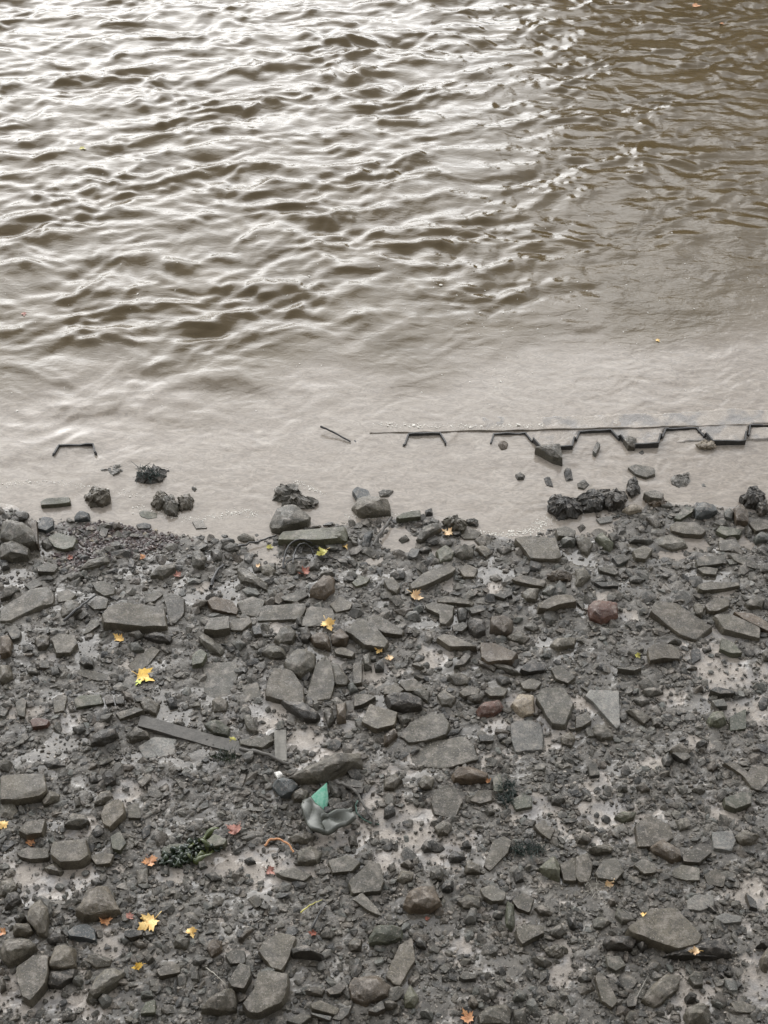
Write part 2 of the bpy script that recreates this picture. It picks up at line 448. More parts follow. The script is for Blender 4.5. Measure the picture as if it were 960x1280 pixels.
def wave_field(X, Y):
    rng = np.random.default_rng(5)
    H = np.zeros_like(X)
    WX = X + 0.16 * fbm(X, Y, 0.9, 2); WY = Y + 0.16 * fbm(X + 40, Y, 0.9, 2)
    for i in range(130):
        lam = float(np.clip(math.exp(rng.normal(math.log(0.30), 0.50)), 0.075, 0.95))
        main = rng.random() < 0.62
        ang = rng.normal(math.radians(114), 0.55) if main else rng.normal(math.radians(72), 0.7)
        k = 2 * math.pi / lam
        slope = rng.uniform(0.6, 1.2) * (lam / 0.3) ** 0.2
        H += slope / k * np.sin(k * (math.cos(ang) * WX + math.sin(ang) * WY) + rng.uniform(0, 2 * math.pi))
    return H / math.sqrt(130 / 2)                         # rms slope close to 1
def build_river():
    us = np.linspace(-1, 1, 600); ys = np.arange(7.2, 21.5, 0.0205)
    U, Y = np.meshgrid(us, ys)
    X = U * (1.3 + 0.275 * Y)
    d = Y - shore_y(X)                                   # metres out from the edge
    H = wave_field(X, Y)
    side = sstep(3.4, -1.4, X - 0.10 * (Y - 12))         # livelier away from the sheltered right
    amp = sstep(1.2, 3.8, d - 0.30 * X + 0.5 * fbm(X, Y, 0.5, 2)) * (0.115 + 0.075 * side) * (0.62 + 0.72 * sstep(-0.4, 0.6, fbm(X + 3, Y * 1.4, 0.6, 3)))
    amp = amp + 0.012 * sstep(0.05, 0.5, d)
    edge = np.minimum((1 - np.abs(U)) * (1.3 + 0.275 * Y), ys[-1] - Y)
    Z = amp * H
    Z = Z + 0.35 * np.abs(Z) * sstep(0, 0.02, Z)         # peaked crests
    Z = Z * sstep(0, 1.0, edge)
    # swirls and little steps of the backwash in the shallows
    sh = sstep(0.0, 0.3, d) * sstep(3.2, 1.5, d)
    wx = X + 0.35 * fbm(X, Y, 0.8, 3); wy = Y + 0.35 * fbm(X + 11, Y, 0.8, 3)
    Z = Z + sh * 0.004 * (1 - np.abs(fbm(wx, wy * 1.8, 2.4, 4, 0.6))) - 0.004 * sh
    S = sstep(3.2, 1.3, d - 0.16 * X + 0.6 * fbm(X, Y * 1.2, 0.55, 4))
    V = np.stack([X.ravel(), Y.ravel(), Z.ravel()], 1)
    Q = grid_quads(len(us), len(ys))
    n0 = len(V)
    far = np.array([(-900, 6.9, -0.07), (900, 6.9, -0.07), (900, 2500, -0.07), (-900, 2500, -0.07)], float)
    me = mesh_np('river', np.concatenate([V, far]), np.concatenate([Q, [[n0, n0 + 1, n0 + 2, n0 + 3]]]), True)
    a = me.attributes.new('silt', 'FLOAT', 'POINT')
    a.data.foreach_set('value', np.concatenate([S.ravel(), np.zeros(4)]).astype(np.float32))
    o = link('river', me, M_WATER)
    tag(o, kind='structure')
build_river()

# ================================================================== STONES
# One line per stone: height in cm, shape (s slab, r rock, k crumbly lump), colour letter or '-', outline, then an optional label.
# "@ x y f" sets where the outline's numbers start in the photo and how far they are enlarged.
STONES = """
@ 0 600 4
7 s g 200,105 235,88 345,82 350,108 280,118 205,122 | flat green-grey slab sitting alone in the shallows beside the brown gravel
12 k - 430,75 500,35 545,50 548,100 500,125 450,115 | tall crumbly grey rock standing where the brown gravel meets the water
6 r d 62,180 90,150 145,165 140,200 90,205 | small black lump perched on a big boulder at the water's edge
14 r - 0,215 60,205 130,220 185,275 180,320 90,330 0,285 | big dark rounded boulder with a small black lump on its shoulder
10 r - 0,325 70,310 150,345 140,385 60,395 0,390
5 s u 190,215 215,180 265,190 265,225 230,250 190,240 | small blue-grey block between the big boulder and the brown gravel
4 s g 235,280 290,255 385,290 365,335 320,345 270,330 | pale green flat slab bordering the patch of brown gravel
8 s b 150,200 180,195 190,320 165,300
5 r u 370,175 400,155 450,170 450,200 400,205 370,200 | bluish dark stone on the upper edge of the brown gravel
11 k - 755,120 790,68 835,75 830,130 790,145
12 k - 810,110 860,90 895,120 880,175 830,165
9 k - 890,95 930,80 965,95 960,140 900,150
2.5 s g 695,160 720,148 785,165 785,185 740,192 705,180
2.5 s - 680,220 720,210 755,220 750,240 690,240
6 r - 400,455 440,395 540,385 550,410 470,440
7 r - 750,480 790,435 870,420 880,445 810,490
4 s - 455,510 520,505 575,530 570,565 520,575 480,550
5 s t 0,640 80,590 150,540 240,528 268,560 260,605 150,655 50,705 0,705 | long tilted slab with straight sides, pointing down towards the stick
3 s - 285,560 340,545 380,570 350,600 290,605
6 r - 300,650 330,600 400,610 410,650 360,680 310,680
4 s - 440,620 490,575 540,590 530,640 470,645
4 s - 820,590 870,570 920,590 920,660 880,710 840,705 835,640
3 s - 725,575 790,555 815,570 770,605 725,610
5 r - 205,320 240,290 265,330 230,345
5 r - 0,420 40,410 50,440 10,450
6 s - 180,435 240,405 290,430 270,455 190,455
5 r - 330,490 400,460 420,480 360,505
4 s - 120,520 180,490 210,520 150,545
7 r - 0,560 60,520 100,550 40,590 0,600
6 r - 560,220 600,215 610,240 570,245
@ 0 0 1
9 s t 127,768 134,760 150,753 205,757 207,779 180,781 129,778 | thick oblong slab with one rounded end, like a loaf on the rubble
@ 240 600 4
9 k - 410,80 440,45 520,35 560,80 630,110 600,140 480,135 415,130 | pale-topped crumbly rock awash with foam round it
12 r - 390,200 420,145 520,140 540,185 595,185 580,215 510,235 440,250 400,245 | dark angular rock standing right behind the long rectangular slab
8 s g 432,275 450,250 765,232 772,290 640,300 432,292 | long rectangular grey-green slab at the water's edge
2.5 s d 250,200 275,190 318,205 310,220 260,215
3 s g 0,205 50,198 75,235 20,240
5 r - 225,285 255,268 310,280 315,305 260,310 230,300
4 r - 140,300 170,288 215,300 205,315 150,315
5 r u 155,340 190,312 240,325 235,350 180,358
5 r b 90,360 115,340 150,355 150,395 110,400
8 r - 0,360 40,352 72,385 60,430 20,440 0,430
7 r - 225,445 260,440 330,490 380,520 375,550 300,525 240,500
10 r b 585,570 600,540 660,480 715,490 710,545 660,585 | humped dark brown-grey stone near the red-brown leaf
4 s - 440,580 560,545 585,570 520,605 460,600
4 s g 800,510 840,475 890,490 870,515 820,530
3 s - 690,620 740,575 800,610 790,640 720,660
5 s b 75,600 110,580 200,600 230,640 220,665 150,650 100,640
3 s - 225,610 300,580 365,600 355,625 330,680 250,670
4 s - 350,625 565,615 568,640 535,695 330,700 | flat tile-like slab, middle one of three lying end to end
3 s - 572,640 600,628 700,640 715,680 690,725 545,728
5 r - 345,440 380,420 420,450 400,480 350,470
4 r - 300,425 345,420 355,455 310,460
5 r - 560,440 600,410 640,420 630,445 580,450
6 r - 640,470 690,450 715,470 680,485
6 r u 850,290 880,250 905,260 880,340 850,335
6 r b 785,290 830,320 840,340 800,325
5 r b 770,400 800,380 830,420 815,440
6 r - 0,620 40,600 85,605 40,640 0,645
@ 0 0 1
8 s u 440,612 446,608 460,612 465,622 448,625 | upper block of the little rock pile standing in the shallows
12 r t 440,632 447,623 465,622 487,628 488,640 455,644 445,641 | lower brownish block of the little rock pile standing in the shallows
6 r u 472,615 480,612 492,614 488,622 475,622
9 s t 254,785 262,771 286,770 287,785 270,787 | squared brick-shaped block with a dark upright face
@ 480 600 4
6 s g 62,180 100,160 180,148 185,180 120,185 75,190
5 r - 205,150 240,145 245,170 210,175
8 r - 165,290 200,230 270,215 285,245 240,275 185,305
9 k - 300,200 360,178 410,220 395,255 330,240 | crumbly dark lump just above the cream leaf at the water's edge
5 k - 410,200 470,200 470,225 420,225
3 s - 380,270 430,235 485,260 470,290 400,290
4 r - 450,300 490,270 540,290 530,330 480,330
8 r - 355,370 395,315 450,355 445,385 390,390
5 r - 450,350 490,320 545,360 510,390
6 r g 260,360 310,325 355,360 340,400 280,420
7 s t 655,290 690,280 860,285 890,375 860,390 735,385 700,340 | broad flat paving-like slab with a pointed corner at the water's edge
7 s - 860,240 910,230 960,250 950,280 870,275
8 r - 885,300 910,285 960,300 955,330 895,325
6 s - 125,520 200,460 320,415 355,430 340,460 190,530 140,540 | long narrow slab lying aslant just above the starry cream leaf
5 s - 640,490 680,470 810,505 800,530 740,520 660,500
6 k b 815,480 860,455 930,465 935,495 870,500 820,495
7 s t 770,615 850,575 940,570 962,605 870,620 820,640 775,635 | thick wedge-ended slab with a shadowed front edge
4 s - 265,590 300,575 450,605 440,625 340,610 270,605
5 s t 205,620 250,610 350,625 345,680 310,720 280,715 280,670 215,640
5 s - 425,640 490,620 505,650 440,665
6 r - 365,650 395,635 420,655 410,700 375,705
4 s - 540,570 590,560 640,540 640,570 600,590
5 r - 30,470 70,450 110,460 100,490 60,495
3 s - 650,440 690,430 735,440 720,465 670,465
6 r - 690,570 730,535 780,545 760,600 710,600
6 r - 790,560 830,525 860,540 830,580
5 r - 50,650 110,630 150,650 100,680
5 r - 170,350 220,330 240,350 190,370
6 r - 70,300 110,270 130,300 90,320
4 s - 370,440 420,420 470,440 450,480 400,480
5 r - 560,340 600,330 640,350 600,375
6 s - 0,500 40,480 80,530 60,560 20,540
@ 0 0 1
12 k d 686,628 700,618 722,622 727,640 705,645 690,640 | blackest crumbly lump at the outer end of the lumpy cluster in the shallows
10 k d 722,622 745,614 760,622 752,636 730,638
10 k d 748,615 775,610 783,622 778,635 757,634
9 k d 785,602 795,598 800,612 790,620 784,615
@ 720 600 4
6 r y 230,150 280,122 325,130 330,155 260,165 | yellow-brown block beside the pool at the lumpy cluster
8 s - 340,60 400,48 440,65 430,90 370,85
5 k b 350,95 440,90 455,125 380,125
3 s p 100,190 185,175 180,205 120,215 | pale blue-grey flat stone lying alone in the pool
8 r g 95,285 130,265 190,320 170,350 140,330
5 s g 490,185 545,130 590,140 580,160 520,195
9 r u 590,150 620,110 695,120 710,160 660,180 600,185
5 s - 470,225 500,205 600,210 650,250 630,270 540,265 480,250
10 r b 790,130 830,125 865,180 860,220 800,215 790,180
5 s - 865,210 900,190 962,200 962,240 900,250
6 r - 890,285 930,260 962,275 962,305 900,305
12 k d 825,90 870,55 940,50 945,90 900,130 850,115 | big crumbly black lump at the waterline, apart from the lumpy cluster
9 k d 900,130 950,110 962,150 920,170
6 r - 740,160 765,140 790,165 780,200 745,190
5 s g 700,250 720,225 830,250 820,270 750,275
5 s - 600,400 620,380 745,375 755,410 680,420 610,425
4 s - 605,440 640,430 710,440 700,470 640,465
4 s - 765,365 820,370 900,410 920,440 860,430 790,400
3 s - 750,395 790,395 810,415 770,420
5 s - 610,520 650,505 815,510 820,525 740,540 640,550 615,540
6 s t 645,625 690,590 770,590 765,625 710,650 665,650
6 r - 845,615 890,590 945,610 930,640 860,635
5 r - 585,630 610,610 650,650 630,690 600,670
7 r - 0,445 40,440 75,480 30,520 0,525
4 s - 110,435 180,425 215,455 200,470 120,450
4 r - 265,490 300,475 340,500 320,515 270,510
4 s - 90,510 200,505 215,525 130,530
7 r - 0,300 30,270 90,320 60,370 20,350
5 r - 0,235 30,220 50,240 20,270
3 s - 715,300 800,290 830,340 780,350 720,350
6 s - 285,350 340,325 385,340 350,390 300,385
5 r - 380,290 470,270 540,300 560,330 480,350 410,330
6 r - 350,190 400,180 430,230 400,240
5 r b 260,290 330,290 390,300 360,315 270,310
5 s - 180,380 240,365 270,390 210,420
5 r - 160,270 200,255 215,290 180,310
@ 0 0 1
6 s t 813,763 822,752 847,755 890,783 870,798 848,790 | large tilted rectangular slab with white specks next to open pale silt
6 s t 893,768 915,768 950,783 950,796 905,786
6 s b 917,764 940,766 962,778 962,788 930,773
10 r R 735,757 745,750 772,755 773,768 753,777 738,771 | rusty red-brown chunky rock
@ 0 770 4
8 r b 0,100 40,90 60,130 50,190 0,200
4 s t 30,60 75,40 105,75 95,105 60,115
6 r - 170,130 200,95 250,105 250,150 190,165
5 s t 255,110 290,85 370,90 385,130 350,175 280,185
3 s - 415,85 450,20 490,15 500,40 440,80
6 r b 395,230 420,195 465,215 465,250 420,250
5 r d 640,90 700,75 720,100 690,115
7 r d 715,100 780,85 860,110 850,135 780,125
8 r - 0,250 50,245 65,300 20,330 0,335
4 s g 370,415 400,395 500,385 515,430 380,455 | small neat rectangular slab, greenish grey, down the beach from the yellow maple leaf
4 s - 520,400 560,390 570,430 530,435
3 s - 570,400 620,400 620,435 580,435
4 s - 75,430 110,405 130,420 120,500 85,490
3 s - 265,410 300,390 335,400 320,470 270,480
5 s R 150,515 190,505 245,520 235,545 160,550 | small reddish brick fragment with a dark shadowed face
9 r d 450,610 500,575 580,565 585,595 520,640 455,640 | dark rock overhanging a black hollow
7 r - 635,600 680,560 745,580 745,605 660,625
4 r b 865,530 890,515 925,530 915,550 875,545
2 s p 690,650 770,600 880,610 870,690 720,710 | pale speckled slab sunk almost flush in the mud beside the buried plank
2 s - 370,275 430,265 540,290 560,320 490,320 400,295
2 s t 640,240 760,150 800,170 740,240 680,280
5 s - 575,480 680,455 720,470 600,510
5 r - 700,430 740,400 800,440 780,490 720,480
4 r - 250,260 290,245 300,290 260,300
3 s p 0,445 40,470 20,500 0,495
5 r - 830,420 870,395 890,450 850,460
4 r - 610,375 650,385 670,425 630,420
4 s - 670,400 720,390 730,420 680,425
5 r - 360,560 400,545 430,570 390,595
5 r - 640,140 690,130 720,170 660,180
4 r - 130,260 180,260 190,290 140,290
4 s - 190,225 240,215 250,255 200,255
@ 240 770 4
4 s t 190,40 200,15 290,5 300,30 250,70 195,65
6 r - 35,110 60,90 110,120 160,165 140,190 90,170 45,135
6 s g 0,190 40,160 75,185 50,230 0,240
8 r - 410,115 440,60 490,45 520,90 500,130 440,140
7 r d 540,60 580,50 600,90 580,130 545,120
8 r b 590,110 650,80 690,110 690,165 610,140
8 r b 690,110 740,70 785,110 770,145 700,140
4 s - 710,165 750,150 815,180 800,200 720,185
7 r - 350,180 390,145 460,160 470,200 400,210
9 r - 460,240 500,180 560,165 620,200 610,260 540,300 480,280 | lumpy round-backed stone between two big upright-set slabs
1.5 s - 60,235 220,225 230,290 200,395 60,420 | square grey slab sunk flush in the mud, speckled all over
2 s - 250,345 330,330 345,400 260,430
6 s t 370,390 375,330 410,260 500,270 555,350 560,440 450,415 | large four-sided slab tilted up, its lower edge in black shadow
8 r d 440,420 560,440 640,490 620,525 560,520 480,460
4 s - 565,400 620,240 670,190 700,250 715,330 690,410 600,415 | tall triangular slab with pale specks, edged by silt
6 r - 690,230 730,240 790,320 770,350 720,350 705,290
6 s - 805,240 850,220 850,330 810,335
6 r - 855,200 890,180 900,260 860,265
6 r - 910,240 960,210 960,270 915,275
8 r - 660,480 700,460 715,520 680,555
8 r b 722,440 770,430 770,520 725,530
5 s - 810,390 870,385 920,400 850,440 810,450
7 r g 60,545 110,510 190,560 180,600 110,590
6 r - 260,500 290,490 330,570 310,590 270,560
5 s - 235,615 400,600 405,620 350,655 240,635
5 r - 100,420 140,400 180,430 170,470 110,480
5 r - 190,130 240,115 270,140 230,170
5 s - 300,50 340,40 350,85 310,90
5 r - 775,340 810,330 830,370 790,385
@ 0 0 1
7 s t 433,787 447,772 465,776 485,800 480,808 455,805 | broad oval flat-topped stone above two small yellow leaf scraps
5 s - 458,772 473,768 505,788 502,793 480,790 463,780
7 s t 452,900 463,878 497,890 493,905 470,910
@ 480 770 4
6 s t 265,105 300,85 360,100 465,150 330,150 | sharp-pointed wedge slab beside a big brown slab
8 s b 490,200 485,130 560,135 670,180 640,215 580,220 520,230 | big brownish slab with a ragged undercut edge
5 r - 510,235 600,240 690,290 640,290
5 s g 350,245 410,180 435,200 400,240
4 r - 470,220 560,260 550,275 480,245
6 s d 680,260 720,225 805,230 805,265 720,275
9 r b 530,75 535,0 600,0 645,35 640,70 600,95 | blocky brown stone with one sunlit-smooth face up the beach from the brown slab
8 r d 415,40 450,10 505,30 510,80 460,100 425,75
4 s - 340,45 400,28 420,50 390,75 350,70
4 r - 700,55 740,30 780,60 750,80
5 r - 610,100 670,75 735,110 700,135 640,125
7 r - 830,140 860,110 960,110 950,150 870,165
4 s - 835,260 880,245 960,300 920,330 860,310
5 r d 135,245 170,232 205,260 180,270
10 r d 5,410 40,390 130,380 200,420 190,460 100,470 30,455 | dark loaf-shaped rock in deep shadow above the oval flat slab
6 r - 140,380 180,360 230,380 220,430 190,420
5 s - 0,350 60,335 100,365 60,390 0,385
5 s - 75,330 150,310 220,360 190,370 110,370
6 r - 265,400 300,370 360,410 340,450 290,450
5 s - 375,380 420,345 480,360 470,385 400,400
5 r - 410,410 450,385 510,395 480,430 430,430
5 s - 500,370 560,350 620,360 600,395 530,395
7 r R 460,470 500,425 580,425 600,455 550,490 480,500 | reddish stone with one white spot, up the beach from the pale cobble
7 r y 630,440 680,390 750,400 755,490 690,495 | pale beige rounded stone next to a square speckled slab
6 s - 760,400 800,360 900,350 950,430 910,540 840,530 790,450
4 s t 80,590 130,530 220,485 300,490 330,540 310,590 200,620 130,625 | large smooth oval slab lying flat in pale silt
5 r - 60,500 110,490 140,520 90,545
7 r b 0,600 50,555 70,590 20,640 0,640
4 r - 330,570 390,560 370,590 310,605
2 s - 80,715 240,620 400,600 450,650 470,720 300,760 150,740 | widest slab of all, pale speckled and sunk nearly flush with the silt
4 s - 475,590 545,590 550,620 480,625
4 r - 565,595 620,590 625,620 575,625
4 s p 635,540 680,520 780,530 795,560 800,660 660,680 640,620 | square slab thickly speckled with pale silt
5 r - 885,600 930,580 960,610 940,650 890,640
5 r - 560,310 620,300 640,330 590,345
5 r - 310,310 370,280 430,300 420,340 360,345
4 s - 680,330 740,310 790,330 760,365 700,360
5 r - 800,160 840,180 830,210 800,205
@ 720 770 4
5 s g 720,160 730,105 790,130 830,180 780,185 | greenish slab lying in open pale silt
7 s t 358,165 390,140 480,140 520,165 520,205 440,205 370,220 | worn half brick with rounded corners near the small yellow leaf
5 r d 460,130 490,110 530,125 520,140
2 s - 575,170 620,160 625,210 580,235
3 r g 630,160 670,145 680,170 645,180
4 r d 555,260 580,245 610,260 590,270
6 s d 670,370 700,350 790,365 790,380 720,385
4 s p 45,395 70,365 215,370 222,545 200,555 130,480 90,430 | pale triangular slab with its point down the beach
8 r g 655,515 680,480 740,475 755,530 720,550 670,545 | rounded olive-grey cobble sitting on dark gravel beside pale silt
5 r - 240,470 300,470 380,510 340,540 280,490
5 r b 380,520 410,500 435,525 420,550 385,550
3 s g 770,500 850,460 850,560 770,570
5 r - 80,560 110,535 180,570 190,610 130,620 90,590
5 s - 0,500 60,480 80,520 30,550 0,555
7 r - 470,670 510,640 580,670 560,710 500,700
5 r - 930,180 965,170 965,220 940,220
6 s d 210,260 280,250 330,255 290,270
5 r - 280,420 330,400 370,430 330,450
5 r - 330,370 400,355 440,380 370,400
6 r - 600,640 640,610 660,645 620,660
5 s - 680,420 740,410 760,445 700,450
@ 0 940 4
8 s t 0,112 110,105 220,105 228,190 195,210 80,235 0,235 | broad thick slab with a clean cut corner and a deep black undercut
6 r - 205,240 250,190 300,210 290,240 220,265
4 r - 0,250 60,240 90,290 60,340 0,330
8 s - 90,390 130,345 225,330 210,400 130,410 | tilted slab right above the orange-red leaf
7 r - 320,370 360,310 430,320 450,350 400,375
6 r - 470,265 500,200 550,190 565,220 500,270
8 s t 505,310 520,265 580,232 615,245 620,300 545,370 515,350 | clean-edged lozenge-shaped block with a small square flag beside it
4 s - 635,265 690,250 705,325 640,325 | small square flag beside the lozenge-shaped block
7 r d 510,120 540,95 580,105 580,150 530,170
5 r d 440,130 480,105 490,150 460,160
9 s t 250,505 265,450 430,430 445,510 400,540 300,545 | thick squarish block down the beach from the lozenge-shaped block
5 r - 460,410 485,365 525,380 520,410 480,430
5 s g 550,420 600,390 630,450 600,490 560,480
4 s - 450,520 500,495 570,510 550,555 480,560
4 s - 80,500 130,475 245,480 240,525 160,535 100,525
5 r - 220,580 270,550 320,590 300,615 240,600
6 r - 0,650 60,625 85,680 50,720 0,720
4 r - 450,640 490,625 510,655 480,670
6 s - 430,690 500,670 570,690 570,725 420,725
4 r - 680,590 740,580 740,660 690,670
2 s - 740,170 780,165 820,210 780,230 740,215
3 s g 800,490 850,460 910,455 900,490 830,510
6 r - 30,40 60,50 40,95 0,90 0,45
4 r - 220,50 290,30 310,70 240,80
4 r - 580,90 620,60 680,70 650,95
5 r d 370,235 400,220 400,270 375,275
@ 240 940 4
6 s g 40,465 110,405 175,435 160,460 80,470 | greenish slab half under the dark seaweed, beside the red leaf
9 r u 400,165 420,140 490,130 530,165 500,210 450,220 | smooth dark blue-grey cobble at the end of the long wedge boulder
4 r w 410,105 440,95 460,120 430,135 | small white stone on top of the smooth blue-grey cobble
6 r - 490,210 540,180 585,200 570,240 510,240
6 r b 690,175 720,170 750,205 730,235 700,220
7 r d 690,290 720,255 820,250 810,295 710,305 | dark block inside the bend of the grey rubber strip
6 r - 480,430 560,395 620,420 580,455 500,455
6 r - 520,500 590,470 650,500 630,560 530,555
5 s - 680,540 780,510 840,550 800,590 700,600
4 s - 420,600 500,575 600,610 560,640 450,620
5 s - 780,640 890,550 940,560 960,640 940,690 800,700
5 s - 765,150 800,130 860,150 850,175 770,170
4 s - 790,175 860,170 850,205 800,200
5 r b 780,420 820,415 830,460 790,470
4 r - 260,540 300,525 320,550 280,560
5 r - 60,610 120,600 150,640 100,650
4 r - 20,550 60,540 80,570 40,585
@ 0 0 1
12 r t 357,972 385,960 420,944 452,939 451,955 428,962 405,974 380,976 | long wedge-shaped boulder behind the turquoise shard
@ 480 940 4
9 r b 335,110 370,80 450,75 520,110 510,140 430,150 350,140 | dark brown overhanging rock next to the tiny orange leaf
4 s t 235,245 260,190 310,165 360,185 395,240 360,310 320,320 255,305 | six-sided flat slab with crisp edges down the beach from a dark brown rock
6 r - 170,160 200,120 250,130 240,180 190,185
3 s - 430,240 470,190 540,190 540,240 480,255
4 r - 500,290 540,275 555,305 520,315
6 r - 250,370 310,345 340,370 320,410 270,410
5 r - 185,470 210,440 240,460 235,490 200,495
4 s - 750,365 800,335 845,400 830,435 780,400
4 s - 545,440 600,415 640,440 620,500 530,590 500,560
5 r - 320,520 350,495 410,525 380,545 330,545
6 r - 400,580 420,530 480,570 480,605 410,610
8 r g 770,580 830,545 850,520 885,570 880,640 820,620 | olive-brown pyramid-shaped stone with a light ridge
5 r - 80,560 120,535 155,570 130,585
5 r - 60,640 90,590 150,600 140,640 90,660
6 r - 230,600 270,570 300,600 290,640 240,635
7 r d 285,665 330,650 350,670 330,695 290,695
3 s g 640,240 690,200 740,220 740,270 660,285 | pale green flat stone right beside the dark mossy tuft
5 r - 835,225 880,205 910,240 880,260 840,255
6 r - 0,280 40,250 60,300 20,325 0,320
5 s - 880,560 960,520 962,640 900,640
6 r - 0,130 60,110 95,140 50,185 0,185
4 s g 545,130 580,105 600,190 550,195
5 r - 390,450 420,435 440,475 400,480
4 r - 20,570 50,545 60,590 30,605
5 r - 640,600 690,590 700,640 660,650
@ 720 940 4
4 s - 740,50 800,50 850,110 880,60 962,70 962,140 920,185 880,175 830,110
6 s g 740,230 830,195 880,200 880,250 800,280 750,260
6 r g 195,320 230,300 300,305 290,330 240,350 | small olive green stone with a dark hollow under it
5 s - 300,360 360,300 470,360 490,420 430,470 310,470 | large flat grey slab with one white silt smear near its edge
7 r b 360,470 430,440 520,490 530,530 480,545 390,500 | dark brown lumpy stone propping the lower edge of the smeared slab
3 s p 680,400 780,390 800,440 780,490 690,480
6 r - 790,420 840,390 920,420 880,460 820,460
4 s - 530,510 600,485 680,500 620,550 540,545
5 s - 0,520 60,505 85,560 70,640 20,650 0,620
5 s - 95,600 130,540 200,525 240,590 200,640 110,625
4 s - 290,560 340,530 400,560 400,600 340,605
3 s - 480,590 530,560 620,580 620,640 550,640 490,620
3 s - 640,610 700,580 750,620 740,670 660,660
6 r - 0,430 40,400 80,430 60,455 10,450
6 r - 60,490 120,460 185,470 180,500 100,510
5 r - 430,30 460,5 490,40 470,70 440,70
6 s - 480,0 560,5 580,20 540,40
4 r u 655,60 690,45 710,75 690,95 660,90
4 s - 60,60 100,50 120,110 70,115
5 r - 575,190 620,165 650,190 620,210
6 r d 300,170 340,155 370,190 330,200
5 r - 500,340 560,325 580,370 520,395
5 r - 210,170 250,165 260,195 220,200
@ 0 1100 4
6 r d 20,110 40,65 90,55 105,100 60,140 25,140
6 r - 0,30 60,10 80,45 40,75 0,80
12 r t 150,140 170,105 200,100 245,150 235,270 190,270 135,210 | tall slab-sided stone leaning against a darker one behind it
9 r d 175,95 220,82 255,110 262,165 245,180 210,110
8 r - 60,250 80,225 150,220 170,260 120,280 65,275
7 r d 70,195 120,165 135,190 100,220
12 r t 0,350 30,305 130,288 180,330 150,370 50,420 10,400 | big rounded oblong boulder touching a slab splashed with white
8 s - 80,430 170,370 240,370 240,460 220,520 150,600 110,580 80,480 | large slab splashed with a whitish smear, pointing down the beach
10 r t 245,420 275,335 375,330 380,430 310,455 245,445 | cube-like block sitting on top of a darker stone
7 r d 225,490 250,455 380,440 370,490 300,535 240,530
11 r t 380,165 430,75 490,30 540,35 600,150 560,170 420,195 | big smooth triangular boulder with an orange-brown leaf at its foot
5 s u 335,260 370,225 430,215 470,240 480,300 420,285 350,280 | flat bluish stone below the big triangular boulder
9 r - 430,590 470,500 530,440 620,460 600,510 500,570 460,600 | long rough stone lying aslant near the bright yellow leaf
6 r - 490,600 510,565 560,580 550,620 510,635
5 r - 440,600 470,570 490,610 460,620
5 r - 420,400 470,370 560,390 550,430 480,440
6 s d 620,255 650,245 710,250 710,270 650,285 620,275
5 r d 720,390 745,365 775,395 740,415
4 r - 660,310 700,290 740,330 700,345
6 s g 700,665 725,610 775,595 775,660 | small greenish three-cornered stone with a sharp tip
5 r - 700,560 760,555 765,585 705,590
6 r - 865,310 890,270 950,300 930,340 870,335
5 r - 305,680 340,650 380,670 370,700 310,705
6 r d 230,290 260,260 330,280 320,320 250,320
4 r d 600,290 630,285 650,305 620,325
4 r d 680,170 710,150 740,180 700,200
4 s - 780,450 850,400 900,420 900,460 800,480
6 r - 360,500 390,470 415,500 400,530 365,520
6 r - 0,500 20,490 30,540 0,560
@ 240 1100 4
6 r b 75,340 100,300 150,300 150,350 100,385
5 s - 165,370 200,345 265,350 265,410 190,415
8 s - 180,500 240,410 290,430 295,470 260,540 200,530
12 r t 45,650 80,600 130,580 200,540 225,560 220,640 130,665 | hefty block with a white chip, next to the large stepped slab
9 s t 250,610 310,540 330,460 380,450 480,470 480,530 450,600 330,660 280,650 | large irregular slab with a deep dark face, wider than its neighbours
5 s t 330,350 370,290 450,260 520,280 480,400 450,450 400,440
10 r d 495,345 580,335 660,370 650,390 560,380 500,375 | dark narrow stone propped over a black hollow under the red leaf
5 r - 780,320 810,290 850,300 850,350 790,355
6 r d 640,265 680,240 720,260 700,295 650,290
5 r - 560,550 610,530 665,550 650,580 580,580
5 s - 670,550 740,510 770,530 740,565 690,570
6 s - 590,620 640,600 740,640 720,670 600,640
5 s - 590,660 700,680 690,700 600,670
5 s - 700,690 740,640 800,620 780,670 740,700
4 s t 800,90 850,60 920,130 950,180 880,150
6 s - 880,650 950,600 965,640 920,660
5 s - 470,700 560,660 600,680 540,720
6 r d 0,400 30,370 75,395 40,430 0,430
5 r - 690,120 740,110 740,150 700,150
5 r - 230,300 270,250 310,240 250,310
@ 0 0 1
9 r g 460,1173 468,1158 483,1155 503,1162 501,1172 480,1180 462,1178 | smooth egg-shaped grey-green cobble up the beach from a speckled brown one
8 r b 435,1235 442,1222 470,1218 487,1228 485,1245 455,1255 440,1250 | speckled brown rounded boulder down the beach from an egg-shaped cobble
5 s t 482,1218 490,1200 500,1180 515,1170 519,1200 512,1210 500,1230 492,1228 | kite-shaped flat slab pointing down the beach
@ 480 1100 4
11 r b 95,120 120,65 190,40 255,35 290,120 230,150 130,150 | blocky brown boulder with a tiny red leaf at its foot
6 r - 155,310 180,280 215,315 210,345 170,335
5 s - 480,40 540,20 610,60 600,100 540,105 500,80
5 r - 365,110 420,65 480,80 480,140 400,140
7 r - 405,200 430,140 465,145 460,210 420,215
8 r g 605,190 615,110 650,115 655,215 640,245 610,230 | narrow greenish finger-shaped stone lying straight up and down the beach
6 s - 660,230 720,220 800,230 800,260 720,300 690,320 665,280
4 s - 640,100 700,60 750,90 730,160 670,140
6 r - 830,250 880,220 915,260 880,285 835,280
6 r - 915,190 960,180 960,240 930,235
6 r g 740,390 780,380 840,410 800,435 760,415
5 r - 750,140 790,125 845,160 830,180 780,170
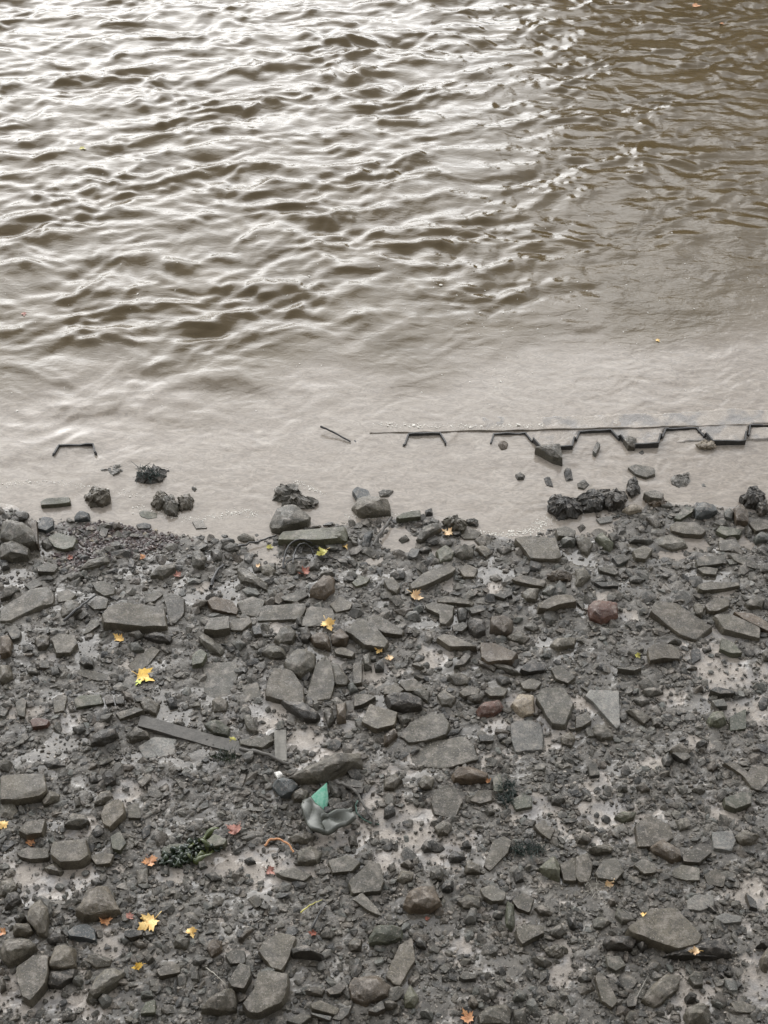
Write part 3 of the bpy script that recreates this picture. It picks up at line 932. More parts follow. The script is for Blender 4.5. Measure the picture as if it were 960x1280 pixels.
7 r d 285,35 310,0 350,10 350,45 310,55
5 s - 375,480 400,460 465,470 460,490 400,495
6 r d 640,585 670,550 715,570 700,600 650,605
8 r - 470,680 510,640 610,620 640,650 630,725 480,725
6 r - 645,650 710,640 715,725 650,725
6 r g 100,580 130,520 175,590 150,635 105,625
6 r - 180,660 220,640 250,670 240,700 190,680
5 r d 420,600 450,585 475,620 450,640 425,630
6 r - 0,610 30,600 70,620 40,645 0,645
4 s - 820,690 860,660 920,690 910,720 830,720
4 k - 800,350 860,320 920,340 890,385 820,375
5 r - 540,170 560,150 595,160 590,190 550,190
4 r - 520,540 570,560 550,600 520,590
@ 720 1100 4
11 s t 258,230 330,185 370,145 500,140 560,195 635,270 620,310 520,335 400,300 290,255 | biggest five-sided slab, raised on other stones with a black gap beneath
9 r d 430,370 560,350 640,330 630,300 740,300 795,370 720,390 520,385 | long dark stone under the edge of the biggest five-sided slab
8 r d 130,310 150,285 290,285 305,310 280,345 160,345
6 r d 300,320 330,305 360,330 330,355
5 r - 195,180 205,140 230,150 240,185 300,200 230,220 | small L-shaped stone just above the biggest five-sided slab
5 s - 95,480 115,455 150,480 210,600 180,635 130,600 | narrow blade-like slab lying aslant
4 r - 145,480 190,465 240,540 200,530
4 s - 250,600 270,560 310,575 300,625 260,630
6 r - 330,600 380,520 450,470 520,480 510,540 450,600 390,640
10 r - 540,670 560,630 640,620 675,660 660,725 560,725 | smooth round-cornered dark cobble with a small stone at its head
7 r d 545,580 570,560 605,575 600,605 555,610 | small dark stone at the head of the smooth round-cornered cobble
6 r - 560,490 590,455 635,460 635,530 590,530
4 r g 735,470 760,450 790,465 775,485
3 s p 555,100 600,70 690,75 690,130 620,150 560,140
4 s p 690,185 740,165 830,180 830,205 740,215
10 r t 920,390 962,330 975,400 962,450 930,430
6 r - 900,330 962,300 962,340
5 r d 680,620 710,610 740,630 720,645
3 s - 770,610 830,600 900,630 880,660 800,660
5 r - 80,200 130,180 180,210 130,245 90,240
4 s - 150,380 220,375 250,420 200,450 160,430
5 r - 10,490 50,470 80,500 40,520
5 r d 160,100 190,90 200,120 170,130
4 s - 850,60 900,100 910,140 870,130
@ 0 0 1
11 r - 668,562 690,554 701,557 703,577 690,573 | dark three-cornered rock standing in the shallows right before the steel piling
7 r - 779,550 785,546 796,549 794,560 785,559
8 s - 741,562 747,550 751,555 745,566
6 s - 785,583 795,580 818,584 819,592 808,596 795,592 | thin flat dark slab tilted out of the shallows beyond the lumpy cluster
1.5 s p 743,600 755,590 772,593 768,602 750,605
1.5 s p 775,598 783,596 785,601 778,603
6 r d 643,595 650,590 657,595 655,601 646,601
2 s p 658,605 665,601 688,604 685,616 660,615
5 r - 678,598 688,597 692,610 683,608
7 r - 704,590 708,585 714,588 716,600 708,602
6 r d 721,605 730,600 737,606 730,613 722,611
5 k p 838,602 847,594 866,592 868,600 857,610 843,608 | pale crumbly stone alone in the shallows between the two dark clumps
3 r d 873,607 880,604 885,610 878,611
4 r d 797,567 803,562 806,568 801,571
4 k p 128,585 135,579 153,580 155,592 140,597 129,594 | pale grey-green rock just awash beside the dark weedy lump
8 k d 168,600 180,592 200,578 212,585 205,598 195,603 178,604 | dark weedy lump awash in the silty shallows
5 r d 238,610 243,608 247,612 243,616
3 r d 271,630 277,626 285,632 280,636
6 r b 622,556 628,551 636,553 634,561 626,563 | small round brown stone lodged against the steel piling
3 k y 870,555 878,550 893,552 895,558 880,560
3 r d 648,562 655,559 660,563 652,566
3 r d 664,580 668,578 670,583 666,585
"""
RINGS = {'s': [(1.05, -0.6), (1.05, 0.0), (1.035, 0.35), (1.015, 0.72), (1.0, 0.92), (0.975, 0.99), (0.86, 1.0), (0.70, 1.0), (0.50, 1.0), (0.28, 1.0)],
         'r': [(0.98, -0.5), (1.04, 0.0), (1.07, 0.22), (1.03, 0.50), (0.96, 0.72), (0.85, 0.88), (0.70, 0.97), (0.52, 1.01), (0.34, 1.03), (0.16, 1.04)],
         'k': [(0.98, -0.5), (1.04, 0.0), (1.08, 0.25), (1.04, 0.52), (0.95, 0.72), (0.82, 0.88), (0.66, 0.98), (0.49, 1.02), (0.32, 1.04), (0.16, 1.05)]}
def resample(P, step, kmin, kmax):
    P = np.asarray(P); n = len(P)
    per = np.linalg.norm(np.roll(P, -1, 0) - P, axis=1).sum()
    K = int(np.clip(per / step, kmin, kmax))
    out = []
    for i in range(n):
        a, b = P[i], P[(i + 1) % n]
        m = max(2, int(round(K * np.linalg.norm(b - a) / per)))
        for j in range(m): out.append(a + (b - a) * j / m)
    return np.array(out)
FOOT = []                                                # footprints, to keep the small stuff from filling the big stones
def build_stone(idx, h, sty, colr, px, label):
    rng = np.random.default_rng(1000 + idx)
    h = h / 100.0
    px = np.array(px, float)
    c = px.mean(0)
    g = ground_hit(c[0], c[1], h * (1.0 if sty == 's' else 0.5))
    zg = max(g[2], -0.03)
    zt = zg + h * (1.0 if sty == 's' else 0.45)
    P = np.array([at_z(u, v, zt)[:2] for u, v in px])
    if np.cross(P[1] - P[0], P[2] - P[1]) < 0 and np.cross(P[2] - P[1], P[-1] - P[2]) < 0: P = P[::-1]
    area2 = np.sum(P[:, 0] * np.roll(P[:, 1], -1) - P[:, 1] * np.roll(P[:, 0], -1))
    if area2 < 0: P = P[::-1]
    cen = P.mean(0)
    size = float(np.sqrt(abs(area2) / 2))
    Q = resample(P, 0.011, 26, 72)
    sm = 0.28 if sty == 's' else 0.5
    for _ in range({'s': 1, 'r': 3, 'k': 3}[sty]):
        Q = (1 - sm) * Q + sm / 2 * (np.roll(Q, 1, 0) + np.roll(Q, -1, 0))
    # chips along the outline
    rel = Q - cen
    ang = np.arctan2(rel[:, 1], rel[:, 0])
    ch = noise2(np.cos(ang) * 3.1 + idx * 7.7, np.sin(ang) * 3.1 + idx * 3.3) * 0.5 + noise2(np.cos(ang) * 8 + idx, np.sin(ang) * 8 - idx) * 0.5
    rel = rel * (1 + ch * {'s': 0.05, 'r': 0.06, 'k': 0.13}[sty])[:, None]
    K = len(rel)
    L, W = np.ptp(P[:, 0]), np.ptp(P[:, 1])
    zloc = terrain(np.array([cen[0]]), np.array([cen[1]]))[0]
    V = []
    tilt = rng.normal(0, 0.035 if sty == 's' else 0.08, 2)
    if sty == 's': tilt[1] += 0.03
    planes = []
    nf = {'s': 1, 'r': 5, 'k': 2}[sty]
    for _ in range(nf):
        a = rng.uniform(0, 2 * math.pi); sl = math.tan(math.radians(rng.uniform(18, 52)))
        ext = float((rel @ np.array([math.cos(a), math.sin(a)])).max())
        if sty == 's': planes.append((math.cos(a), math.sin(a), rng.uniform(0.70, 0.95) * ext, math.tan(math.radians(rng.uniform(12, 30)))))
        else: planes.append((math.cos(a), math.sin(a), rng.uniform(0.30, 0.62) * size * 0.6, sl))
    side_shift = rng.normal(0, 0.02, 2) * size
    for (s, hf) in RINGS[sty]:
        for k in range(K):
            x, y = rel[k] * s
            z = hf * h
            if hf > 0.3:
                z += (tilt[0] * x + tilt[1] * y) * min(1, (hf - 0.3) / 0.5)
                for (px_, py_, dd, sl) in planes:
                    e = px_ * x + py_ * y - dd
                    if e > 0: z = min(z, max(h * (1.0 if sty != 's' else 1.0) - e * sl, h * 0.28 * min(1, hf + 0.2)))
            x += side_shift[0] * (hf - 0.5); y += side_shift[1] * (hf - 0.5)
            V.append([x, y, z])
    V.append([0, 0, h * RINGS[sty][-1][1]])
    V = np.array(V)
    # rough, crumbled relief
    amp, fr = {'s': (0.02, 2.6), 'r': (0.05, 1.9), 'k': (0.17, 3.6)}[sty]
    for i in range(len(V)):
        q = Vector(V[i]) * (fr / size) + Vector((idx * 3.7, idx * 1.3, 0))
        d = mnoise.noise_vector(q) * (amp * size) + mnoise.noise_vector(q * 3.1) * (amp * 0.5 * size) + mnoise.noise_vector(q * 7.5) * (amp * 0.2 * size)
        f = 0.5 if (sty == 's' and V[i][2] > 0.9 * h) else 1.0
        V[i] += np.array(d) * f * np.array([1, 1, 0.55 if sty == 's' else 0.8])
    nr = len(RINGS[sty])
    Fc = []
    for r in range(nr - 1):
        for k in range(K):
            Fc.append((r * K + k, r * K + (k + 1) % K, (r + 1) * K + (k + 1) % K, (r + 1) * K + k))
    for k in range(K):
        Fc.append(((nr - 1) * K + k, (nr - 1) * K + (k + 1) % K, nr * K))
    Fc.append(tuple(range(K))[::-1])
    if sty == 'r': me = hull_rock(idx, h, resample(P, 9, len(P), len(P)) - cen, size, rng)
    else: me = mesh_from('stone', V, Fc, smooth=28 if sty == 's' else 24)
    o = link('stone', me, M_STONE)
    o.location = (cen[0], cen[1], zg - 0.004)
    base = STONE_COL[colr if colr != '-' else '']
    j = rng.normal(1.0, 0.13); w = rng.normal(0, 0.02)
    o.color = (base[0] * j * (1 + w), base[1] * j, base[2] * j * (1 - w), 1)
    FOOT.append((cen[0], cen[1], Q, L, W, zg + h))
    return dict(o=o, px=c, L=max(L, W), size=size, sty=sty, col=colr, label=label, xyz=(cen[0], cen[1], zg))
def hull_rock(idx, h, rel, size, rng):
    bm = bmesh.new()
    n = len(rel)
    for (x, y) in rel:
        j = 1 + rng.normal(0, 0.03)
        bm.verts.new((x * 0.98, y * 0.98, -0.4 * h))
        bm.verts.new((x * 1.03 * j, y * 1.03 * j, rng.uniform(0.0, 0.25) * h))
        k = rng.uniform(0.86, 1.0)
        bm.verts.new((x * k, y * k, rng.uniform(0.42, 0.80) * h))
    a0 = rng.uniform(0, 6.28); tl = rng.normal(0, 0.14, 2)
    for i in range(int(rng.integers(4, 7))):
        a = a0 + i * 2.4; r = rng.uniform(0.25, 0.72)
        b = rel[int((a / 6.283 * n)) % n] * r
        bm.verts.new((b[0], b[1], h * (rng.uniform(0.92, 1.06) + (tl[0] * b[0] + tl[1] * b[1]) / size)))
    res = bmesh.ops.convex_hull(bm, input=bm.verts)
    bmesh.ops.delete(bm, geom=list({e for e in res['geom_interior'] + res['geom_unused'] if isinstance(e, bmesh.types.BMVert)}), context='VERTS')
    bmesh.ops.dissolve_limit(bm, angle_limit=math.radians(9), verts=bm.verts, edges=bm.edges)
    try: bmesh.ops.bevel(bm, geom=bm.edges[:], offset=0.018 * size, segments=1, affect='EDGES', clamp_overlap=True)
    except Exception: pass
    bmesh.ops.triangulate(bm, faces=bm.faces)
    long = [e for e in bm.edges if e.calc_length() > 0.16 * size]
    bmesh.ops.subdivide_edges(bm, edges=long, cuts=2, use_grid_fill=True)
    bmesh.ops.triangulate(bm, faces=bm.faces)
    long = [e for e in bm.edges if e.calc_length() > 0.13 * size]
    bmesh.ops.subdivide_edges(bm, edges=long, cuts=1, use_grid_fill=True)
    for v in bm.verts:
        q = v.co * (2.1 / size) + Vector((idx * 3.7, idx * 1.3, 0))
        v.co += mnoise.noise_vector(q) * (0.03 * size) + mnoise.noise_vector(q * 3.3) * (0.028 * size) + mnoise.noise_vector(q * 8) * (0.016 * size)
    bmesh.ops.triangulate(bm, faces=bm.faces)
    me = bpy.data.meshes.new('stone'); bm.to_mesh(me); bm.free()
    me.polygons.foreach_set('use_smooth', [True] * len(me.polygons)); me.set_sharp_from_angle(angle=math.radians(24))
    return me
REC = []
_o, _f = (0, 0), 1.0
for line in STONES.strip().splitlines():
    line = line.strip()
    if not line: continue
    if line[0] == '@':
        a = line[1:].split(); _o = (float(a[0]), float(a[1])); _f = float(a[2]); continue
    body, _, lab = line.partition('|')
    tk = body.split()
    pts = [tuple(float(q) for q in t.split(',')) for t in tk[3:]]
    pts = [(_o[0] + x / _f, _o[1] + y / _f) for x, y in pts]
    REC.append(build_stone(len(REC), float(tk[0]), tk[1], tk[2], pts, lab.strip()))
print('stones', len(REC), 'unlabelled', sum(1 for r in REC if not r['label']))

# ------------------------------------------------------------------ loose rubble and gravel: too many to count, one object
def hull_protos(n, npts, flat, seed):
    rng = random.Random(seed); out = []
    for i in range(n):
        bm = bmesh.new()
        fl = flat * rng.uniform(0.7, 1.4); el = rng.uniform(0.62, 1.0)
        for k in range(npts):
            d = Vector((rng.gauss(0, 1), rng.gauss(0, 1), rng.gauss(0, 1))).normalized() * rng.uniform(0.82, 1.0)
            m = max(abs(d.x), abs(d.y), abs(d.z)) ** 0.35
            bm.verts.new((d.x / m * 0.5, d.y / m * 0.5 * el, d.z / m * 0.5 * fl))
        r = bmesh.ops.convex_hull(bm, input=bm.verts)
        bmesh.ops.delete(bm, geom=[e for e in r['geom_interior'] if isinstance(e, bmesh.types.BMVert)], context='VERTS')
        bmesh.ops.triangulate(bm, faces=bm.faces)
        bm.verts.ensure_lookup_table(); bm.verts.index_update()
        V = np.array([v.co[:] for v in bm.verts]); T = np.array([[v.index for v in f.verts] for f in bm.faces])
        out.append((V, T)); bm.free()
    return out
PR_BIG = hull_protos(30, 15, 0.42, 3)
PR_SMALL = hull_protos(22, 9, 0.5, 4)
def inside_foot(x, y, shrink=0.92):
    m = np.zeros(len(x), bool)
    for cx, cy, Q, L, W, zt in FOOT:
        near = (np.abs(x - cx) < L) & (np.abs(y - cy) < W)
        if not near.any(): continue
        ix = np.where(near)[0]
        q = cx + (Q[:, 0] - cx) * shrink, cy + (Q[:, 1] - cy) * shrink
        X1, Y1 = q; X2, Y2 = np.roll(X1, -1), np.roll(Y1, -1)
        px, py = x[ix][:, None], y[ix][:, None]
        cr = ((Y1 > py) != (Y2 > py)) & (px < (X2 - X1) * (py - Y1) / (Y2 - Y1 + 1e-12) + X1)
        m[ix] |= (cr.sum(1) % 2 == 1)
    return m
def scatter(name, x, y, sizes, protos, mat, sink=0.25, seed=1, zoff=None):
    rng = np.random.default_rng(seed)
    z = terrain(x, y) if zoff is None else zoff
    VV, TT = [], []; off = 0
    which = rng.integers(0, len(protos), len(x))
    yaw = rng.uniform(0, 2 * math.pi, len(x)); tx = rng.normal(0, 0.22, len(x)); ty = rng.normal(0, 0.22, len(x))
    st = rng.uniform(0.8, 1.25, len(x))
    for i in range(len(x)):
        V, T = protos[which[i]]
        cy_, sy_ = math.cos(yaw[i]), math.sin(yaw[i])
        p = V * sizes[i] * np.array([st[i], 1 / st[i], 1])
        h = np.ptp(p[:, 2])
        p = p + np.stack([0 * p[:, 0], 0 * p[:, 0], tx[i] * p[:, 0] + ty[i] * p[:, 1]], 1)
        q = np.stack([p[:, 0] * cy_ - p[:, 1] * sy_ + x[i], p[:, 0] * sy_ + p[:, 1] * cy_ + y[i], p[:, 2] + z[i] + h * (0.5 - sink)], 1)
        VV.append(q); TT.append(T + off); off += len(V)
    me = mesh_np(name, np.concatenate(VV), np.concatenate(TT), False)
    return link(name, me, mat)
def spots(n, seed, silt_keep=0.15, shrink=0.9):
    rng = np.random.default_rng(seed)
    v = rng.uniform(622, 1330, n); u = rng.uniform(-60, 1020, n)
    # as many per square metre near and far: weight by ground area seen
    w = 1.0 / px_scale(v) ** 2 / np.sin(PITCH + np.arctan((v - 640) / F_PX))
    keep = rng.random(n) < (w / w.max()) * 1.6 + 0.15
    u, v = u[keep], v[keep]
    d = np.stack([(u - 480) / F_PX, CP - (v - 640) / F_PX * SP, -SP - (v - 640) / F_PX * CP], 1)
    t = (0.08 - CAM_H) / d[:, 2]
    x, y = d[:, 0] * t, d[:, 1] * t
    dsh = shore_y(x) - y
    ok = dsh > 0.03
    s = np.maximum(open_mask(x, y), 0.85 * wet_mask(x, y))
    ok &= rng.random(len(x)) < (1 - s) + silt_keep * s
    ok &= ~inside_foot(x, y, shrink)
    return x[ok], y[ok], rng
x, y, rng = spots(5600, 21, 0.06, 1.0)
zone = 1.0 + 0.30 * sstep(1.9, 0.5, shore_y(x) - y)
o = scatter('broken_rubble', x, y, zone * np.clip(rng.lognormal(math.log(0.066), 0.30, len(x)), 0.04, 0.125), PR_BIG, M_PEBBLE, 0.40, 5)
tag(o, 'dark broken rubble filling the gaps between the larger stones of the foreshore', 'rubble', kind='stuff')
x, y, rng = spots(16000, 22, 0.16, 0.95)
o = scatter('coarse_gravel', x, y, np.clip(rng.lognormal(math.log(0.036), 0.30, len(x)), 0.02, 0.07), PR_BIG[:14], M_PEBBLE, 0.3, 6)
tag(o, 'grey coarse gravel strewn over the mud of the foreshore', 'gravel', kind='stuff')
x, y, rng = spots(62000, 23, 0.20, 0.95)
o = scatter('fine_gravel', x, y, np.clip(rng.lognormal(math.log(0.017), 0.34, len(x)), 0.009, 0.035), PR_SMALL, M_GRIT, 0.25, 7)
tag(o, 'fine muddy grit and gravel between the foreshore stones', 'gravel', kind='stuff')

# reddish brown gravel by the water's edge
def brown_gravel():
    m, nt, bs, out = new_mat('brown_gravel'); T = NT(nt)
    geo = T.n.new('ShaderNodeNewGeometry')
    c = T.ramp(geo.outputs['Random Per Island'], [(0.0, (0.030, 0.020, 0.018)), (0.5, (0.055, 0.036, 0.030)), (0.85, (0.085, 0.054, 0.043)), (0.97, (0.11, 0.09, 0.075)), (1.0, (0.30, 0.25, 0.17))])
    T.l.new(c, bs.inputs['Base Color']); bs.inputs['Roughness'].default_value = 0.38
    rng = np.random.default_rng(9); n = 1500
    u = np.concatenate([rng.normal(140, 26, n), rng.normal(95, 12, 380), rng.normal(195, 14, 220)])
    v = np.concatenate([rng.normal(672, 11, n), rng.normal(700, 7, 380), rng.normal(674, 7, 220)])
    d = np.stack([(u - 480) / F_PX, CP - (v - 640) / F_PX * SP, -SP - (v - 640) / F_PX * CP], 1)
    t = (0.02 - CAM_H) / d[:, 2]; x, y = d[:, 0] * t, d[:, 1] * t
    ok = (shore_y(x) - y > 0.0) & ~inside_foot(x, y, 0.95); x, y = x[ok], y[ok]
    o = scatter('brown_gravel', x, y, np.clip(rng.lognormal(math.log(0.026), 0.3, len(x)), 0.014, 0.05), PR_BIG, m, 0.05, 8)
    tag(o, 'patch of reddish brown gravel at the water\'s edge beside the big boulder', 'gravel', kind='stuff')
brown_gravel()

# ------------------------------------------------------------------ steel sheet piling with its rail
def steel_piling():
    root = link('sheet_piling', None)
    root.location = (_PA[0], _PA[1], -0.4)
    tag(root, 'corroded steel sheet piling with zigzag top edge, breaking the surface of the shallows', 'sheet piling')
    def W(s, n, z): return (_PA[0] + PILE_DIR[0] * s + PILE_N[0] * n - root.location.x, _PA[1] + PILE_DIR[1] * s + PILE_N[1] * n - root.location.y, z - root.location.z)
    half = PILE_T / 2
    outs = {0: 0.026, 1: -0.05, 2: -0.05, 3: 0.0, 4: 0.026, 5: 0.016, 6: 0.023, 7: 0.025, 8: 0.026}
    ins = {5: 0.048, 6: 0.050, 7: 0.052, 8: 0.052}
    rng = random.Random(3)
    for k in range(9):
        for kind, tops in (('out', outs), ('in', ins)):
            top = tops.get(k, -0.05)
            if top < -0.03: continue
            s0 = k * PILE_T + (0 if kind == 'out' else half)
            sg = 1 if kind == 'out' else -1
            loc = [(-0.25, -0.10), (-0.235, 0.0), (-0.185, 1.0), (0.185, 1.0), (0.235, 0.0), (0.25, -0.10)]
            jn = rng.uniform(-0.018, 0.018)
            pts = [(s0 + a * PILE_T * 1.0 + rng.uniform(-0.01, 0.01), sg * b * PILE_D + (jn if abs(b) == 1 else 0) + rng.uniform(-0.006, 0.006)) for a, b in loc]
            if k == 3 and kind == 'out': pts = pts[3:]
            # finer along the line so the eaten edge can wander
            fine = []
            for i in range(len(pts) - 1):
                m = max(2, int(np.hypot(pts[i + 1][0] - pts[i][0], pts[i + 1][1] - pts[i][1]) / 0.02))
                for j in range(m): fine.append((pts[i][0] + (pts[i + 1][0] - pts[i][0]) * j / m, pts[i][1] + (pts[i + 1][1] - pts[i][1]) * j / m))
            fine.append(pts[-1])
            th = 0.013
            V, Fc = [], []
            nf = len(fine)
            for i, (s, n) in enumerate(fine):
                a = fine[max(i - 1, 0)]; b = fine[min(i + 1, nf - 1)]
                tx, ty = b[0] - a[0], b[1] - a[1]; l = math.hypot(tx, ty); nx, ny = -ty / l * th / 2, tx / l * th / 2
                zt = top + 0.011 * float(noise2(np.array([s * 9.0]), np.array([k + 0.5]))[0]) - (0.02 if i in (0, nf - 1) else 0)
                V += [W(s + nx, n + ny, zt), W(s - nx, n - ny, zt), W(s + nx, n + ny, -0.38), W(s - nx, n - ny, -0.38)]
            for i in range(nf - 1):
                q = 4 * i; r = q + 4
                Fc += [(q, q + 1, r + 1, r), (q, r, r + 2, q + 2), (q + 1, q + 3, r + 3, r + 1)]
            Fc += [(0, 2, 3, 1), (4 * nf - 4, 4 * nf - 3, 4 * nf - 1, 4 * nf - 2)]
            link('pile', mesh_from('pile', V, Fc), M_STEEL, root)
    # straight thin rail behind
    V, Fc = [], []
    a = at_z(462, 536, 0.05); b = at_z(985, 527, 0.05)
    n = 60
    for i in range(n + 1):
        p = a + (b - a) * i / n
        wob = 0.012 * float(noise2(np.array([i * 0.25]), np.array([4.2]))[0]); z = 0.026 - 0.020 * (1 - i / n) + 0.009 * float(noise2(np.array([i * 0.4]), np.array([1.2]))[0])
        for dy, zz in ((-0.004, z), (0.004, z), (0.004, -0.12), (-0.004, -0.12)):
            V.append((p[0] - root.location.x, p[1] + dy + wob - root.location.y, zz - root.location.z))
    for i in range(n):
        q = 4 * i; r = q + 4
        Fc += [(q, q + 1, r + 1, r), (q + 1, q + 2, r + 2, r + 1), (q + 3, q, r, r + 3)]
    Fc += [(0, 3, 2, 1), (4 * n, 4 * n + 1, 4 * n + 2, 4 * n + 3)]
    tag(link('rail', mesh_from('rail', V, Fc), M_WALE, root), 'thin straight timber rail behind the piling')
steel_piling()

# stone river wall the photo is taken from (below and behind the camera)
def river_wall():
    V, Fc = [], []
    def box(x0, x1, y0, y1, z0, z1):
        b = len(V)
        V.extend([(x, y, z) for z in (z0, z1) for (x, y) in ((x0, y0), (x1, y0), (x1, y1), (x0, y1))])
        Fc.extend([(b, b + 3, b + 2, b + 1), (b + 4, b + 5, b + 6, b + 7), (b, b + 1, b + 5, b + 4), (b + 1, b + 2, b + 6, b + 5), (b + 2, b + 3, b + 7, b + 6), (b + 3, b, b + 4, b + 7)])
    box(-60, 60, -1.6, -0.45, -0.5, 5.75)
    w = link('river_wall', mesh_from('river_wall', V, Fc), M_WALL)
    tag(w, 'tall grey stone river wall rising behind the foreshore, opposite the water', 'wall')
    V.clear(); Fc.clear(); box(-60, 60, -1.7, -0.35, 5.753, 6.1)
    link('coping', mesh_from('coping', V, Fc), M_WALL, w)
river_wall()

# embankment behind the wall and the autumn trees the fallen leaves come from
def embankment():
    V = [(x, y, z) for z in (-1, 5.70) for (x, y) in ((-60, -60), (60, -60), (60, -1.605), (-60, -1.605))]
    tag(link('embankment', mesh_from('embankment', V, [(0, 3, 2, 1), (4, 5, 6, 7), (0, 1, 5, 4), (1, 2, 6, 5), (2, 3, 7, 6), (3, 0, 4, 7)]), M_WALL), kind='structure')
    where = ['opposite the seaweed', 'opposite the half brick', 'opposite the boulder by the brown gravel', 'opposite the warehouse', 'at the downstream end of the row']
    for k, (tx, ty, hh) in enumerate(((-4.5, -4.6, 11), (5.0, -5.0, 12), (-14, -5.2, 12), (14.5, -4.8, 11), (-24, -5, 11))):
        rng = np.random.default_rng(300 + k)
        root = link('maple_tree', None); root.location = (tx, ty, 5.70)
        tag(root, 'autumn maple tree behind the river wall, ' + where[k], 'tree', 'trees along the embankment')
        Vt, Ft = tube([(0, 0, -0.1), (0.05, 0, 2.0), (0.1, 0.1, 4.0), (0, 0.1, hh * 0.75)], [0.30, 0.24, 0.19, 0.05], 10)
        tr = link('trunk', mesh_from('trunk', Vt, Ft, smooth=180), M_BARK, root)
        for j in range(7):
            a = j * 2.4 + k; z0 = 2.4 + j * 0.75; L = rng.uniform(2.2, 3.4)
            Vt, Ft = tube([(0.08, 0.05, z0), (math.cos(a) * L * 0.5, math.sin(a) * L * 0.5, z0 + 0.9), (math.cos(a) * L, math.sin(a) * L, z0 + 1.7)], [0.10, 0.06, 0.02], 6)
            link('limb', mesh_from('limb', Vt, Ft, smooth=180), M_BARK, tr)
        n = 5200
        cl = rng.normal(0, 1, (60, 3)); cl = cl / np.linalg.norm(cl, axis=1)[:, None] * rng.uniform(0.45, 1.0, (60, 1)) * np.array([4.2, 3.9, hh * 0.38]) + np.array([0, 0, hh * 0.58])
        c = cl[rng.integers(0, 60, n)] + rng.normal(0, 0.55, (n, 3))
        a = rng.normal(0, 1, (n, 3)); a /= np.linalg.norm(a, axis=1)[:, None]
        b = np.cross(a, rng.normal(0, 1, (n, 3))); b /= np.linalg.norm(b, axis=1)[:, None]
        s = rng.uniform(0.10, 0.20, (n, 1))
        Vl = np.stack([c - a * s, c + b * s * 0.7, c + a * s, c - b * s * 0.7], 1).reshape(-1, 3)
        link('crown', mesh_np('crown', Vl, np.arange(4 * n).reshape(n, 4), False), M_LEAVES, root)
embankment()

# the far bank, which the photo shows only as a dark reflection in the water on one side
def far_bank():
    def box_mesh(name, x0, x1, y0, y1, z0, z1):
        V = [(x, y, z) for z in (z0, z1) for (x, y) in ((x0, y0), (x1, y0), (x1, y1), (x0, y1))]
        return mesh_from(name, V, [(0, 3, 2, 1), (4, 5, 6, 7), (0, 1, 5, 4), (1, 2, 6, 5), (2, 3, 7, 6), (3, 0, 4, 7)])
    tag(link('far_quay', box_mesh('far_quay', -300, 300, 39.0, 60.0, -1, 3.2), M_WALL), 'long grey stone quay wall along the opposite bank of the river', 'quay')
    b = link('riverside_warehouse', None); b.location = (15.5, 40, 3.2)
    tag(b, 'tall dark brick warehouse on the opposite quay, mirrored in the river', 'building')
    link('wall', box_mesh('wall', -9.5, 9.5, 0, 12, 0.003, 9.5), M_BRICK, b)
    V = [(-10, -0.5, 9.503), (10, -0.5, 9.503), (10, 12.5, 9.503), (-10, 12.5, 9.503), (-10, 6, 12), (10, 6, 12)]
    link('roof', mesh_from('roof', V, [(0, 1, 5, 4), (2, 3, 4, 5), (1, 2, 5), (3, 0, 4), (0, 3, 2, 1)]), M_WALL, b)
    pane = box_mesh('window', -0.55, 0.55, -0.06, 0.1, -0.9, 0.9); pane.materials.append(M_PANE)
    for i in range(6):
        for j in range(3):
            w = link('window', pane, None, b); w.location = (-7.9 + i * 3.16, 0, 1.8 + j * 3.0)
far_bank()

